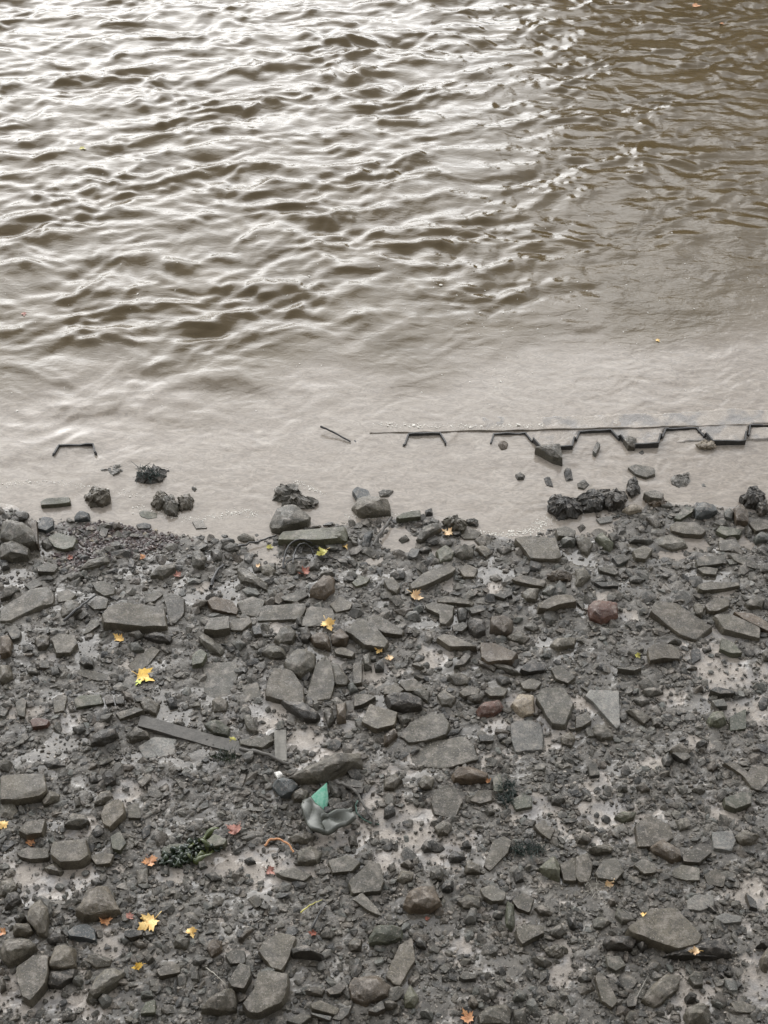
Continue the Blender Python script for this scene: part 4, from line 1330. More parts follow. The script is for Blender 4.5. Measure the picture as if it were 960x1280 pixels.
# ------------------------------------------------------------------ things lying on the foreshore, put where the photo's sight line meets a surface
bpy.context.view_layer.update()
DG = bpy.context.evaluated_depsgraph_get()
def surf(u, v):
    d = Vector(ray(u, v)).normalized()
    ok, loc, nor, *_ = scene.ray_cast(DG, Vector((0, 0, CAM_H)), d)
    return np.array(loc), np.array(nor)
LEAF_HALF = [(0.0, -0.34), (0.10, -0.36), (0.26, -0.44), (0.27, -0.30), (0.44, -0.24), (0.36, -0.14), (0.60, 0.06), (0.40, 0.07), (0.43, 0.20), (0.22, 0.10),
             (0.20, 0.26), (0.26, 0.34), (0.12, 0.38), (0.0, 0.62)]
def leaf_mats():
    cols = {'yellow': ((0.79, 0.51, 0.077), (0.64, 0.37, 0.051)), 'gold': ((0.79, 0.55, 0.205), (0.67, 0.40, 0.115)), 'orange': ((0.56, 0.29, 0.13), (0.42, 0.18, 0.075)),
            'cream': ((0.77, 0.58, 0.346), (0.67, 0.41, 0.205)), 'red': ((0.31, 0.10, 0.058), (0.19, 0.06, 0.038)), 'pink': ((0.41, 0.19, 0.141), (0.28, 0.12, 0.090)),
            'lime': ((0.50, 0.46, 0.10), (0.38, 0.33, 0.07)), 'rust': ((0.22, 0.08, 0.04), (0.14, 0.05, 0.03))}
    out = {}
    for k, (a, b) in cols.items():
        m, nt, bs, o = new_mat('leaf_' + k); T = NT(nt)
        tc = T.n.new('ShaderNodeTexCoord').outputs['Object']
        c = T.mix(T.ramp(T.noise(tc, 38, 4, 0.6), [(0.38, 0), (0.62, 1)]), b, a)
        if k == 'yellow':
            sx = T.n.new('ShaderNodeSeparateXYZ'); T.l.new(tc, sx.inputs[0])
            c = T.mix(T.ramp(T.math('ADD', T.math('MULTIPLY', sx.outputs[0], 9.0), T.noise(tc, 20, 2)), [(0.75, 0.0), (1.0, 0.8)]), c, (0.36, 0.48, 0.06))
        brown = T.ramp(T.noise(tc, 70, 3, 0.6), [(0.62, 0.0), (0.70, 0.8)])
        c = T.mix(brown, c, (0.16, 0.075, 0.03))
        T.l.new(c, bs.inputs['Base Color']); bs.inputs['Roughness'].default_value = 0.45
        T.l.new(T.bump(T.noise(tc, 60, 3, 0.6), 0.4, 0.004), bs.inputs['Normal'])
        out[k] = m
    return out
ML = leaf_mats()
LEAFREC = []
def leaf(u, v, w_px, colour, rot, curl, label, stem=True, squash=1.0, on_water=False):
    rng = random.Random(int(u * 7 + v))
    p, n = surf(u, v)
    width = w_px / px_scale(v)
    sc = width / 1.12
    half = LEAF_HALF
    outl = [(x, y) for x, y in half] + [(-x, y) for x, y in half[-2:0:-1]]
    outl = [(x * squash * rng.uniform(0.92, 1.08), y * rng.uniform(0.92, 1.08)) for x, y in outl]
    V, Fc = [], []
    N = len(outl)
    a1, a2, ph = rng.uniform(0.5, 1.3) * curl, rng.uniform(-0.5, 0.9) * curl, rng.uniform(0, 6)
    def zz(x, y): return (a1 * x * x + a2 * y * y + 0.28 * curl * math.sin(5 * x + ph) * math.sin(4.3 * y - ph) + 0.10 * abs(x) * curl) * 0.8
    for s in (1.0, 0.72, 0.42):
        for (x, y) in outl: V.append((x * s * sc, y * s * sc, (zz(x * s, y * s) + 0.02) * sc))
    V.append((0, -0.02 * sc, 0.02 * sc))
    for r in range(2):
        for k in range(N): Fc.append((r * N + k, r * N + (k + 1) % N, (r + 1) * N + (k + 1) % N, (r + 1) * N + k))
    for k in range(N): Fc.append((2 * N + k, 2 * N + (k + 1) % N, 3 * N))
    zmin = min(q[2] for q in V)
    V = [(x, y, z - zmin) for x, y, z in V]
    o = link('leaf', mesh_from('leaf', V, Fc, smooth=180), ML[colour])
    nn = Vector(n); nn = (nn + Vector((0, 0, 1.6))).normalized()
    if on_water: nn = Vector((0, 0, 1))
    q = nn.to_track_quat('Z', 'Y') @ Matrix.Rotation(math.radians(rot), 4, 'Z').to_quaternion()
    o.rotation_mode = 'QUATERNION'; o.rotation_quaternion = q
    o.location = Vector(p) + Vector((0, 0, 0.003))
    tag(o, label, 'leaf', 'fallen maple leaves')
    if stem:
        b = -0.34 * sc; z0 = zz(0, -0.34) * sc - zmin + 0.02 * sc
        L = rng.uniform(0.35, 0.6) * sc; bx = rng.uniform(-0.15, 0.15) * sc
        Vt, Ft = tube([(0, b * 0.9, z0), (bx * 0.4, b - L * 0.5, z0 + 0.05 * sc), (bx, b - L, z0 + 0.02 * sc)], [0.022 * sc, 0.016 * sc, 0.02 * sc], 5)
        link('leaf_stalk', mesh_from('leaf_stalk', Vt, Ft, smooth=180), ML['rust' if colour in ('red', 'orange', 'rust', 'pink') else 'gold'], o)
    LEAFREC.append((o, p, label))
    return o
LEAVES = [
 (180, 848, 33, 'yellow', 20, 0.35, 'large bright yellow maple leaf with a green tip on dark mud', True, 1.0, 'the green-tipped yellow leaf'),
 (410, 782, 20, 'gold', 200, 0.7, 'crumpled golden leaf on the joint between flat tile-like slabs', True, 1.0, 'the crumpled golden leaf'),
 (149, 800, 16, 'gold', 60, 1.1, 'curled tan-yellow leaf just below the loaf-like slab', False, 0.8, 'the curled tan leaf'),
 (474, 813, 11, 'gold', 170, 0.6, 'tiny golden leaf scrap touching the broad oval stone', False, 1.0, 'the golden leaf scrap'),
 (487, 823, 13, 'cream', 80, 0.6, 'thin cream leaf scrap below the golden scrap', False, 0.7, 'the thin cream leaf scrap'),
 (519, 747, 18, 'cream', 190, 0.9, 'starry cream leaf below the long narrow slab', True, 1.0, 'the starry cream leaf'),
 (559, 668, 18, 'cream', 250, 0.8, 'cream leaf caught among dark stones at the water\'s edge', False, 0.8, 'the cream leaf at the edge'),
 (402, 692, 17, 'lime', 30, 0.8, 'yellow-green torn leaf under the long rectangular slab', True, 0.8, 'the yellow-green torn leaf'),
 (431, 684, 15, 'gold', 95, 0.8, 'narrow orange-yellow leaf tucked against the long rectangular slab', False, 0.45, 'the narrow orange-yellow leaf'),
 (381, 718, 19, 'red', 140, 0.9, 'crumpled red-brown leaf between dark stones near the long rectangular slab', True, 0.9, 'the red-brown leaf'),
 (222, 720, 12, 'pink', 10, 0.8, 'small pinkish red leaf on dark rubble', True, 0.9, 'the small pinkish leaf'),
 (178, 697, 10, 'orange', 75, 0.8, 'small pale orange leaf right of the brown gravel', False, 0.8, 'the small pale orange leaf'),
 (88, 698, 9, 'red', 40, 0.6, 'tiny red leaf at the lower edge of the brown gravel', False, 0.9, 'the tiny red leaf'),
 (323, 708, 8, 'cream', 0, 0.8, 'tiny cream-orange leaf upright on a dark stone near the water', False, 0.8, 'the tiny cream-orange leaf'),
 (337, 685, 11, 'lime', 70, 0.6, 'pale yellowish leaf stuck in wet silt beside the thin stick', False, 0.8, 'the pale leaf in wet silt'),
 (291, 926, 11, 'lime', 120, 0.7, 'small lime-green leaf on the buried plank', False, 0.9, 'the lime-green leaf'),
 (797, 820, 9, 'lime', 200, 0.6, 'small yellow leaf on mud near the worn half brick', False, 0.9, 'the small yellow leaf'),
 (4, 1032, 16, 'gold', 80, 0.6, 'pale yellow leaf beside broad thick slab rubble', False, 0.9, 'the pale yellow leaf'),
 (39, 1054, 19, 'orange', 100, 0.9, 'orange-red leaf at the foot of a tilted slab', True, 0.6, 'the orange-red leaf'),
 (188, 1079, 20, 'orange', 30, 0.6, 'orange leaf with sharp points next to the dark seaweed', True, 1.0, 'the sharp-pointed orange leaf'),
 (293, 1041, 23, 'pink', 335, 0.9, 'red folded leaf beside the greenish slab and seaweed', True, 0.9, 'the folded red leaf'),
 (338, 1091, 16, 'pink', 20, 0.9, 'small salmon-red leaf on pale silt below the curved orange twig', True, 0.8, 'the salmon-red leaf'),
 (132, 1152, 18, 'orange', 300, 1.1, 'orange-brown curled leaf at the foot of the big triangular boulder', True, 0.9, 'the orange-brown curled leaf'),
 (162, 1147, 15, 'pink', 85, 0.7, 'pinkish oval leaf between the orange-brown and the star-shaped yellow leaf', False, 0.7, 'the pinkish oval leaf'),
 (186, 1155, 29, 'gold', 160, 0.45, 'star-shaped yellow leaf beside the pinkish oval leaf', True, 1.0, 'the star-shaped yellow leaf'),
 (239, 1166, 15, 'gold', 130, 0.7, 'small pale gold leaf alone on dark mud', False, 1.0, 'the small pale gold leaf'),
 (172, 1209, 16, 'yellow', 65, 0.8, 'bright lemon yellow leaf rolled up on dark gravel', True, 0.55, 'the rolled lemon leaf'),
 (4, 1166, 14, 'orange', 100, 0.8, 'orange leaf just above the big oblong boulder', False, 0.9, 'the orange leaf by the oblong boulder'),
 (391, 1168, 12, 'red', 50, 0.9, 'small dark red leaf above the dark narrow stone', True, 0.8, 'the small dark red leaf'),
 (534, 1149, 7, 'red', 30, 0.6, 'tiny red leaf at the foot of the blocky brown boulder', False, 0.9, 'the tiny red leaf by the brown boulder'),
 (762, 1104, 15, 'cream', 320, 0.8, 'pale orange leaf beside a tuft of dry white fibres', True, 0.8, 'the pale orange leaf'),
 (805, 1144, 9, 'gold', 60, 0.8, 'tiny golden leaf on the upper edge of the biggest five-sided slab', False, 0.8, 'the tiny golden leaf'),
 (868, 1189, 15, 'cream', 95, 0.7, 'cream-orange leaf in the gap below the biggest five-sided slab', True, 0.7, 'the cream-orange leaf in the gap'),
 (584, 1272, 21, 'orange', 75, 0.6, 'bright orange leaf with long lobes beside a rounded block', True, 0.8, 'the long-lobed orange leaf'),
 (611, 977, 9, 'orange', 0, 0.9, 'tiny orange leaf at the end of a dark brown overhanging rock', False, 0.7, 'the tiny orange leaf'),
 (870, 8, 13, 'orange', 85, 0.3, 'orange leaf floating farthest out on the brown river', False, 0.9, None),
 (902, 30, 9, 'orange', 45, 0.3, 'small orange leaf floating on the river near a larger one', False, 0.7, None),
 (103, 186, 11, 'lime', 70, 0.3, 'yellow-green leaf floating among the choppy waves', False, 0.7, None),
 (30, 393, 9, 'pink', 15, 0.3, 'small pink leaf floating among white wave glints', False, 0.8, None),
 (822, 426, 8, 'gold', 30, 0.3, 'small yellow leaf floating on smooth silty water', False, 0.7, None)]
LANDMARK = []
for (u, v, w, c, r, k, lab, st, sq, short) in LEAVES:
    o = leaf(u, v, w, c, r, k, lab, st, sq, on_water=(v < 560))
    if short: LANDMARK.append((o.location.copy(), short))

# sticks, twigs, cords
def stick(name, pts, r0, r1, mat, label, cat, lift=0.5, seg=5, wob=0.004):
    P = []
    base = [surf(u, v)[0] + np.array([0, 0, dz]) for (u, v, dz) in pts]
    for i in range(len(base) - 1):
        for j in range(seg): P.append(base[i] + (base[i + 1] - base[i]) * j / seg)
    P.append(base[-1])
    for _ in range(4):
        P = [P[0]] + [0.5 * P[i] + 0.25 * (P[i - 1] + P[i + 1]) for i in range(1, len(P) - 1)] + [P[-1]]
    rng = np.random.default_rng(int(pts[0][0] * 3 + pts[0][1]))
    o0 = P[0].copy()
    R = [r0 + (r1 - r0) * i / (len(P) - 1) for i in range(len(P))]
    P = [p - o0 + rng.normal(0, wob, 3) * (0.5 if i in (0, len(P) - 1) else 1) + np.array([0, 0, r0 * lift]) for i, p in enumerate(P)]
    R = [r * rng.uniform(0.85, 1.15) for r in R]
    V, Fc = tube(P, R, 8)
    o = link(name, mesh_from(name, V, Fc, smooth=60), mat)
    o.location = o0
    return tag(o, label, cat)
stick('stick', [(80, 779, 0.02), (100, 764, 0.035), (120, 746, 0.02)], 0.011, 0.008, M_DARKSTICK, 'thin straight dark stick lying above the curled tan leaf and loaf-like slab', 'stick')
stick('stick', [(264, 735, 0.01), (268, 722, 0.02), (279, 708, 0.01)], 0.014, 0.010, M_DARKSTICK, 'short thick black stick bent near one end, by the small pinkish leaf', 'stick')
stick('stick', [(298, 686, 0.02), (322, 680, 0.02), (346, 673, 0.03)], 0.009, 0.007, M_DARKSTICK, 'thin stick running from the shore stones to the long rectangular slab', 'stick')
stick('stick', [(467, 685, 0.02), (478, 670, 0.05), (490, 653, 0.05)], 0.014, 0.010, M_WOOD, 'grey stick leaning beside the little rock pile and a pool', 'stick')
stick('iron_rod', [(401, 539, 0.05), (419, 545, 0.03), (438, 553, 0.005)], 0.009, 0.007, M_STEEL, 'thin dark rod sloping out of the silty shallows, clear of the piling', 'rod', wob=0.001)
stick('twig', [(331, 1060, 0.02), (338, 1054, 0.045), (350, 1055, 0.05), (362, 1060, 0.04), (367, 1067, 0.01)], 0.008, 0.006, ML['orange'], 'curved orange-brown twig arching over dark stones', 'twig', wob=0.002)
stick('twig', [(376, 1143, 0.02), (388, 1133, 0.02), (403, 1126, 0.01)], 0.005, 0.002, ML['lime'], 'thin yellow-green stalk above the small dark red leaf', 'twig', wob=0.002)
stick('stick', [(390, 1162, 0.01), (398, 1148, 0.03), (408, 1132, 0.01)], 0.009, 0.004, M_DARKSTICK, 'thin black stick ending at the small dark red leaf', 'stick')
stick('straw', [(258, 1212, 0.02), (270, 1221, 0.03), (282, 1232, 0.01)], 0.003, 0.002, M_FIBRE, 'pale dry straw lying across stones by the hefty chipped block', 'straw', wob=0.001)
stick('straw', [(795, 1250, 0.02), (803, 1235, 0.03), (810, 1220, 0.02)], 0.004, 0.002, M_WOODP, 'pale thin straw on dark stones below the biggest five-sided slab', 'straw', wob=0.001)
stick('stick', [(300, 938, 0.01), (330, 945, 0.02), (362, 957, 0.01)], 0.016, 0.010, M_WOOD, 'grey root-like stick reaching the long wedge-shaped boulder', 'stick')
stick('root', [(420, 980, 0.03), (434, 989, 0.05), (448, 997, 0.03), (458, 1015, 0.02), (468, 1034, 0.01)], 0.013, 0.007, M_WOOD, 'curved grey root beside the turquoise shard and grey rubber strip', 'root')
stick('cord', [(447, 1003, 0.02), (443, 1015, 0.03), (455, 1028, 0.01), (474, 1032, 0.01)], 0.005, 0.005, M_ROPE, 'thin teal cord lying by the curved grey root', 'cord', wob=0.003)
stick('stalk', [(379, 1014, 0.02), (388, 1024, 0.03), (390, 1038, 0.01)], 0.005, 0.003, M_WEEDL, 'thin tan stalk hugging the grey rubber strip', 'stalk')
stick('cable', [(354, 712, 0.01), (356, 695, 0.04), (365, 683, 0.05), (378, 679, 0.05), (390, 682, 0.02)], 0.008, 0.008, M_DARKSTICK, 'outer loop of black cable under the long rectangular slab', 'cable', wob=0.002)
stick('cable', [(366, 705, 0.01), (369, 692, 0.04), (377, 684, 0.05), (388, 686, 0.03), (392, 694, 0.01)], 0.007, 0.007, M_DARKSTICK, 'inner loop of black cable under the long rectangular slab', 'cable', wob=0.002)
stick('cable', [(355, 712, 0.01), (362, 702, 0.03), (384, 700, 0.02)], 0.007, 0.006, M_DARKSTICK, 'lowest strand of black cable under the long rectangular slab', 'cable', wob=0.002)

def plank(pts, thick, mat, label, name='plank'):
    base = [ground_hit(u, v, thick) for u, v in pts]
    c = np.mean(base, 0)
    V, Fc = [], []
    m = 14
    A, B, C2, D = [b - c for b in base]                  # A-B one long side, D-C the other
    for i in range(m + 1):
        t = i / m
        p = A + (B - A) * t; q = D + (C2 - D) * t
        w = 0.006 * np.array([float(noise2(np.array([t * 5]), np.array([c[0]]))[0]), float(noise2(np.array([t * 5]), np.array([c[1]]))[0])])
        for r, zz in ((p, -0.03), (p, thick), (q, thick), (q, -0.03)):
            V.append((r[0] + w[0], r[1] + w[1], zz + 0.003 * math.sin(9 * t)))
    for i in range(m):
        a = 4 * i; b = a + 4
        for k in range(3): Fc.append((a + k, b + k, b + k + 1, a + k + 1))
    Fc += [(0, 1, 2, 3), (4 * m + 3, 4 * m + 2, 4 * m + 1, 4 * m)]
    me = mesh_from(name, V, Fc)
    bm = bmesh.new(); bm.from_mesh(me); bmesh.ops.recalc_face_normals(bm, faces=bm.faces); bm.to_mesh(me); bm.free()
    o = link(name, me, mat); o.location = c
    return tag(o, label, 'plank')
plank([(176, 895), (335, 936), (332, 950), (172, 908)], 0.018, M_WOOD, 'long grey plank half buried in dark wet mud, a lime-green leaf on it')
plank([(343, 914), (357, 913), (358, 950), (344, 950)], 0.03, M_WOODP, 'short pale upright-lying plank end among silt and stones')

# turquoise glazed shard: a broken pyramid
def shard():
    p, n = surf(398, 1004)
    s = 1.0 / px_scale(1000)
    V = [(-15, 3, 1), (13, -2, 2), (4, -14, 1), (11, 16, 26), (12, -4, 4), (-13, 1, 4)]
    V = [(x * s, y * s * 1.15, z * s * 0.75) for x, y, z in V]
    bm = bmesh.new()
    for v in V: bm.verts.new(v)
    bmesh.ops.convex_hull(bm, input=bm.verts)
    bmesh.ops.bevel(bm, geom=bm.edges[:], offset=0.004, segments=2, affect='EDGES')
    me = bpy.data.meshes.new('glazed_shard'); bm.to_mesh(me); bm.free()
    o = link('glazed_shard', me, M_TURQ); o.location = p
    tag(o, 'turquoise green pointed shard standing on dark stones', 'shard')
    LANDMARK.append((o.location.copy(), 'the turquoise shard'))
shard()
# grey rubber strip, bent like an L
def rubber():
    path = [(383, 1006), (390, 1020), (399, 1035), (408, 1036), (425, 1029), (443, 1022)]
    wid = [0.045, 0.075, 0.085, 0.085, 0.075, 0.055]
    pts = [ground_hit(u, v, 0.03) for u, v in path]
    c = pts[2].copy(); V, Fc = [], []
    fine, fw = [], []
    for i in range(len(pts) - 1):
        for j in range(5):
            t = j / 5; fine.append(pts[i] * (1 - t) + pts[i + 1] * t); fw.append(wid[i] * (1 - t) + wid[i + 1] * t)
    fine.append(pts[-1]); fw.append(wid[-1])
    for i, p in enumerate(fine):
        a = fine[max(i - 1, 0)]; b = fine[min(i + 1, len(fine) - 1)]
        t = (b - a); t /= np.linalg.norm(t); nrm = np.array([-t[1], t[0], 0])
        for k in range(9):
            f = (k / 8 - 0.5)
            z = 0.045 + 0.035 * (abs(f) * 2) ** 2 * (1 if f > 0 else 0.4) + 0.012 * math.sin(i * 0.9 + f * 5) + 0.012
            q = p + nrm * f * fw[i] * 1.7; V.append((q[0] - c[0], q[1] - c[1], p[2] - c[2] + z))
    n = 9; m = len(fine)
    for i in range(m - 1):
        for k in range(n - 1): Fc.append((i * n + k, i * n + k + 1, (i + 1) * n + k + 1, (i + 1) * n + k))
    me = mesh_from('rubber_strip', V, Fc, smooth=180)
    o = link('rubber_strip', me, M_RUBBER); o.location = c
    md = o.modifiers.new('thickness', 'SOLIDIFY'); md.thickness = 0.03; md.offset = -1
    tag(o, 'grey-green rubber strip bent like an elbow below the turquoise shard', 'rubber strip')
    LANDMARK.append((o.location.copy(), 'the bent rubber strip'))
rubber()

# seaweed and tufts
def ribbons(name, strands, mat, label, cat, width, seed, lift=0.02):
    rng = random.Random(seed)
    V, Fc = [], []
    o0 = None
    for pts in strands:
        base = []
        for (u, v) in pts:
            p = surf(u, v)[0]; base.append(p)
        if o0 is None: o0 = base[0].copy()
        fine = []
        for i in range(len(base) - 1):
            for j in range(4): fine.append(base[i] + (base[i + 1] - base[i]) * j / 4)
        fine.append(base[-1]); b0 = len(V); m = len(fine); ph = rng.uniform(0, 6)
        for i, p in enumerate(fine):
            a = fine[max(i - 1, 0)]; b = fine[min(i + 1, m - 1)]; t = b - a; t /= np.linalg.norm(t) + 1e-9
            nr = np.array([-t[1], t[0], 0]); w = width * (0.35 + 0.65 * math.sin(math.pi * (0.15 + 0.8 * i / m)))
            tw = math.sin(i * 0.8 + ph)
            for k in (-1, 0, 1):
                q = p + nr * k * w * (0.6 + 0.4 * abs(tw)) + np.array([0, 0, lift * (0.6 + 0.5 * math.sin(i * 0.7 + ph * 2)) + k * tw * w * 0.7 + (0.006 if k == 0 else 0)])
                V.append(q - o0)
        for i in range(m - 1):
            for k in range(2):
                q = b0 + i * 3 + k; Fc.append((q, q + 1, q + 4, q + 3))
    o = link(name, mesh_from(name, V, Fc, smooth=180), mat)
    o.location = o0
    md = o.modifiers.new('thickness', 'SOLIDIFY'); md.thickness = 0.002
    if label: tag(o, label, cat)
    return o
def seaweed():
    rng = random.Random(4)
    root_strands = []
    for i in range(13):
        cu, cv = rng.uniform(208, 262), 0
        cv = 1078 - (cu - 203) * 0.36 + rng.uniform(-7, 7)
        a = rng.uniform(0, 6.28); st = [(cu, cv)]
        for _ in range(rng.randint(4, 7)):
            a += rng.uniform(-1.1, 1.1); cu += math.cos(a) * 7.5; cv += math.sin(a) * 5.0
            cu = min(max(cu, 202), 276); cv = min(max(cv, 1078 - (cu - 203) * 0.36 - 11), 1078 - (cu - 203) * 0.36 + 11)
            st.append((cu, cv))
        root_strands.append(st)
    o = ribbons('seaweed', root_strands, M_WEED, 'glossy dark green seaweed heap beside a greenish slab', 'seaweed', 0.026, 3, 0.028)
    LANDMARK.append((o.location.copy(), 'the dark seaweed'))
    st = [[(238, 1066), (243, 1056), (252, 1053), (260, 1060), (258, 1070), (248, 1075), (240, 1072)], [(236, 1072), (246, 1078), (262, 1074), (268, 1062)], [(250, 1052), (262, 1044), (274, 1040)]]
    w = ribbons('frond', st, M_WEEDL, None, None, 0.020, 5, 0.05)
    mw = w.location.copy(); w.parent = o; w.location = mw - o.location
    tag(w, 'olive curled frond')
seaweed()
def tuft(cu, cv, ru, rv, n, mat, label, seed, thick=0.0022, name='moss_tuft', cat='moss', length=0.06, up=0.6):
    rng = random.Random(seed)
    V, Fc = [], []; o0 = surf(cu, cv)[0]
    for i in range(n):
        a = rng.uniform(0, 6.283); r = math.sqrt(rng.random())
        p = surf(cu + math.cos(a) * r * ru, cv + math.sin(a) * r * rv)[0]
        d = np.array([rng.gauss(0, 1), rng.gauss(0, 1), abs(rng.gauss(0, 1)) * up]); d /= np.linalg.norm(d) + 1e-9
        L = length * rng.uniform(0.5, 1.3); bend = np.array([rng.gauss(0, 0.3), rng.gauss(0, 0.3), -0.3 * up]) * L
        Vt, Ft = tube([p - o0, p - o0 + d * L * 0.5 + np.array([0, 0, 0.004]), p - o0 + d * L + bend], [thick, thick * 0.9, thick * 0.4], 4)
        b = len(V); V.extend(Vt); Fc.extend([tuple(k + b for k in f) for f in Ft])
    o = link(name, mesh_from(name, V, Fc), mat); o.location = o0
    return tag(o, label, cat)
t1 = tuft(634, 992, 12, 16, 130, M_TUFT, 'dark green mossy tuft beside the pale green flat stone', 1)
LANDMARK.append((t1.location.copy(), 'the dark mossy tuft'))
tuft(660, 1062, 20, 8, 110, M_TUFT, 'thin spread of dark green moss up the beach from the olive pyramid stone', 2)
tuft(282, 946, 15, 5, 90, M_WEED, 'black-green weed clump beside the long buried plank', 3)
tuft(742, 1109, 9, 10, 60, M_FIBRE, 'tuft of dry white fibres beside the pale orange leaf', 4, 0.0014, 'dry_grass', 'grass', 0.07, 0.4)
tuft(186, 592, 14, 7, 90, M_TUFT, 'dark weed growing over the lump awash in the shallows', 6, 0.003, 'water_weed', 'weed', 0.07)

# foam: flecks on the water and curds along the edges
def foam():
    rng = np.random.default_rng(17)
    U, Vv, S = [], [], []
    n = 240
    u = rng.uniform(0, 960, n); v = rng.uniform(60, 520, n) ** 1.0
    U += list(u); Vv += list(v); S += list(rng.lognormal(math.log(0.012), 0.45, n))
    for _ in range(7):
        cu, cv = rng.uniform(560, 900), rng.uniform(330, 470)
        k = 10; U += list(rng.normal(cu, 26, k)); Vv += list(rng.normal(cv, 12, k)); S += list(rng.lognormal(math.log(0.014), 0.4, k))
    lines = [([(160, 634), (200, 641), (240, 650), (275, 645), (300, 638), (320, 644)], 260, 3.0, 0.011), ([(560, 660), (600, 668), (640, 668), (670, 662), (685, 648)], 420, 3.5, 0.011),
             ([(470, 531), (600, 533), (700, 530), (840, 524), (960, 520)], 620, 2.6, 0.012), ([(0, 606), (40, 602), (90, 606), (130, 612), (190, 622)], 160, 2.5, 0.010),
             ([(690, 470), (700, 520)], 0, 1, 0.01), ([(345, 612), (372, 604), (402, 616)], 120, 2.5, 0.010), ([(430, 646), (470, 648), (515, 640)], 90, 2, 0.01)]
    for pl, k, sp, sz in lines:
        pl = np.array(pl, float); t = rng.uniform(0, len(pl) - 1, k); i = np.minimum(t.astype(int), len(pl) - 2); f = t - i
        P = pl[i] * (1 - f)[:, None] + pl[i + 1] * f[:, None] + rng.normal(0, sp, (k, 2)) * np.array([1.6, 0.7])
        U += list(P[:, 0]); Vv += list(P[:, 1]); S += list(rng.lognormal(math.log(sz), 0.4, k))
    keepx, keepy, keepz, keeps = [], [], [], []
    for u, v, s in zip(U, Vv, S):
        d = Vector(ray(u, v)).normalized()
        ok, loc, nor, fi, ob, mt = scene.ray_cast(DG, Vector((0, 0, CAM_H)), d)
        if ok and ob.name == 'river': keepx.append(loc.x); keepy.append(loc.y); keepz.append(loc.z); keeps.append(s)
    bm = bmesh.new(); bmesh.ops.create_icosphere(bm, subdivisions=1, radius=0.5)
    bm.verts.ensure_lookup_table(); PV = np.array([v.co[:] for v in bm.verts]) * np.array([1, 0.8, 0.35]); PT = np.array([[v.index for v in f.verts] for f in bm.faces]); bm.free()
    o = scatter('foam_flecks', np.array(keepx), np.array(keepy), np.array(keeps), [(PV, PT)], M_FOAM, 0.35, 9, np.array(keepz))
    tag(o, 'white foam flecks drifting on the water and curdling along the edges', 'foam', kind='stuff')
foam()

# ------------------------------------------------------------------ the 300 stones that show largest stay things; the smaller ones join the rubble
KEEP = 300
def show(r): return (1e6 if r['label'] else 0) + r['size'] * px_scale(r['px'][1])
order = sorted(REC, key=show, reverse=True)
rest, REC = order[KEEP:], order[:KEEP]
VV, TT, off = [], [], 0
for r in rest:
    o = r['o']; me = o.data; me.calc_loop_triangles()
    co = np.empty(len(me.vertices) * 3, np.float32); me.vertices.foreach_get('co', co)
    ti = np.empty(len(me.loop_triangles) * 3, np.int32); me.loop_triangles.foreach_get('vertices', ti)
    VV.append(co.reshape(-1, 3) + np.array(o.location)); TT.append(ti.reshape(-1, 3) + off); off += len(me.vertices)
    bpy.data.objects.remove(o); bpy.data.meshes.remove(me)
me = mesh_np('small_stones', np.concatenate(VV), np.concatenate(TT), True); me.set_sharp_from_angle(angle=math.radians(32))
tag(link('small_stones', me, M_PEBBLE), 'small dark stones scattered in between the larger ones', 'stones', kind='stuff')

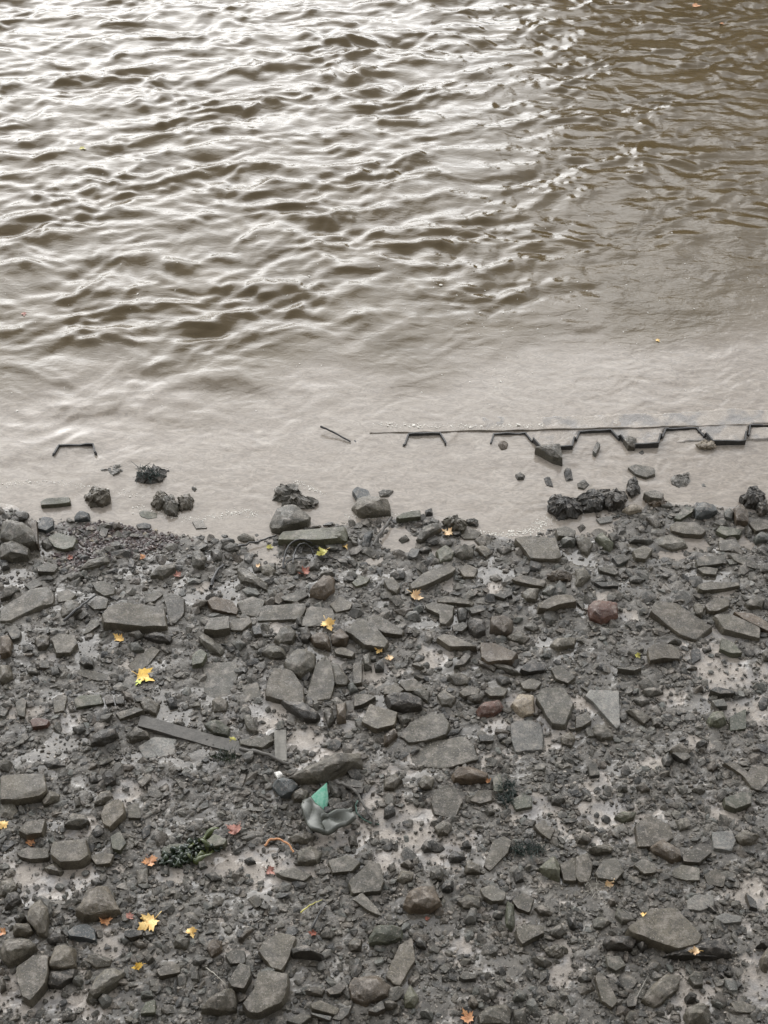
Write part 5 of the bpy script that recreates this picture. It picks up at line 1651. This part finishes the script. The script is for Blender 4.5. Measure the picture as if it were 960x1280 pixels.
# ------------------------------------------------------------------ labels of the stones that carry none yet
COLN = {'-': 'grey', 'b': 'brown-grey', 'g': 'green-grey', 'd': 'dark', 'p': 'pale', 'R': 'reddish', 'w': 'white', 'u': 'blue-grey', 'y': 'beige', 't': 'warm grey'}
SHN = {'s': 'flat slab', 'r': 'angular rock', 'k': 'crumbly lump'}
CUT = (',', ' with ', ' beside ', ' at ', ' lying ', ' in ', ' on ', ' next ', ' near ', ' sunk ', ' standing ', ' sitting ', ' just ', ' between ', ' bordering ', ' right ', ' above ', ' below ',
       ' down ', ' up ', ' under ', ' where ', ' perched ', ' awash', ' tilted ', ' pointing ', ' like ', ' touching ', ' alone ', ' behind ', ' against ', ' over ', ' of ', ' half ', ' propping ', ' propped ', ' raised ', ' inside ', ' splashed ', ' leaning ', ' edged ', ' thickly ', ' overhanging ', ' lodged ')
def short_of(lab):
    e = min([lab.index(c) for c in CUT if c in lab] + [len(lab)])
    return 'the ' + lab[:e]
used = set(); todo = []
shorts = {}
for r in REC:
    o = r['o']; o['category'] = 'stone'; o['group'] = 'stones of the foreshore'
    if r['label']:
        o['label'] = r['label']; used.add(r['label']); shorts.setdefault(short_of(r['label']), []).append(r)
    else: todo.append(r)
marks = list(LANDMARK) + [(Vector(v[0]['xyz']), s) for s, v in shorts.items() if len(v) == 1 and len(s.split()) > 3]
pairs = sorted(((float((Vector(r['xyz']) - p).length), i, j) for i, r in enumerate(todo) for j, (p, s) in enumerate(marks)), key=lambda t: t[0])
done = set()
for d, i, j in pairs:
    if d > 0.75 or i in done: continue
    r = todo[i]
    dy = r['xyz'][1] - marks[j][0].y
    rel = 'just riverward of' if dy > 0.5 * d else ('just landward of' if dy < -0.5 * d else 'close beside')
    sz = 'small' if r['size'] < 0.085 else ('mid-sized' if r['size'] < 0.14 else 'large')
    lab = '%s %s %s %s %s' % (sz, COLN[r['col']], SHN[r['sty']], rel, marks[j][1])
    if lab in used: continue
    used.add(lab); done.add(i); r['o']['label'] = lab
for i, r in enumerate(todo):
    if i in done: continue
    v = r['px'][1]; sz = 'small' if r['size'] < 0.085 else ('mid-sized' if r['size'] < 0.14 else 'large')
    where = 'standing in the silty shallows' if v < 618 else ('in the dark rubble along the waterline' if v < 720 else ('in the slabby rubble of the middle beach' if v < 930 else 'in the muddy gravel of the upper beach'))
    r['o']['label'] = '%s %s %s %s' % (sz, COLN[r['col']], SHN[r['sty']], where)
    r['o']['group'] = '%s stones %s' % (sz, where)
print('without own label', len(todo) - len(done))
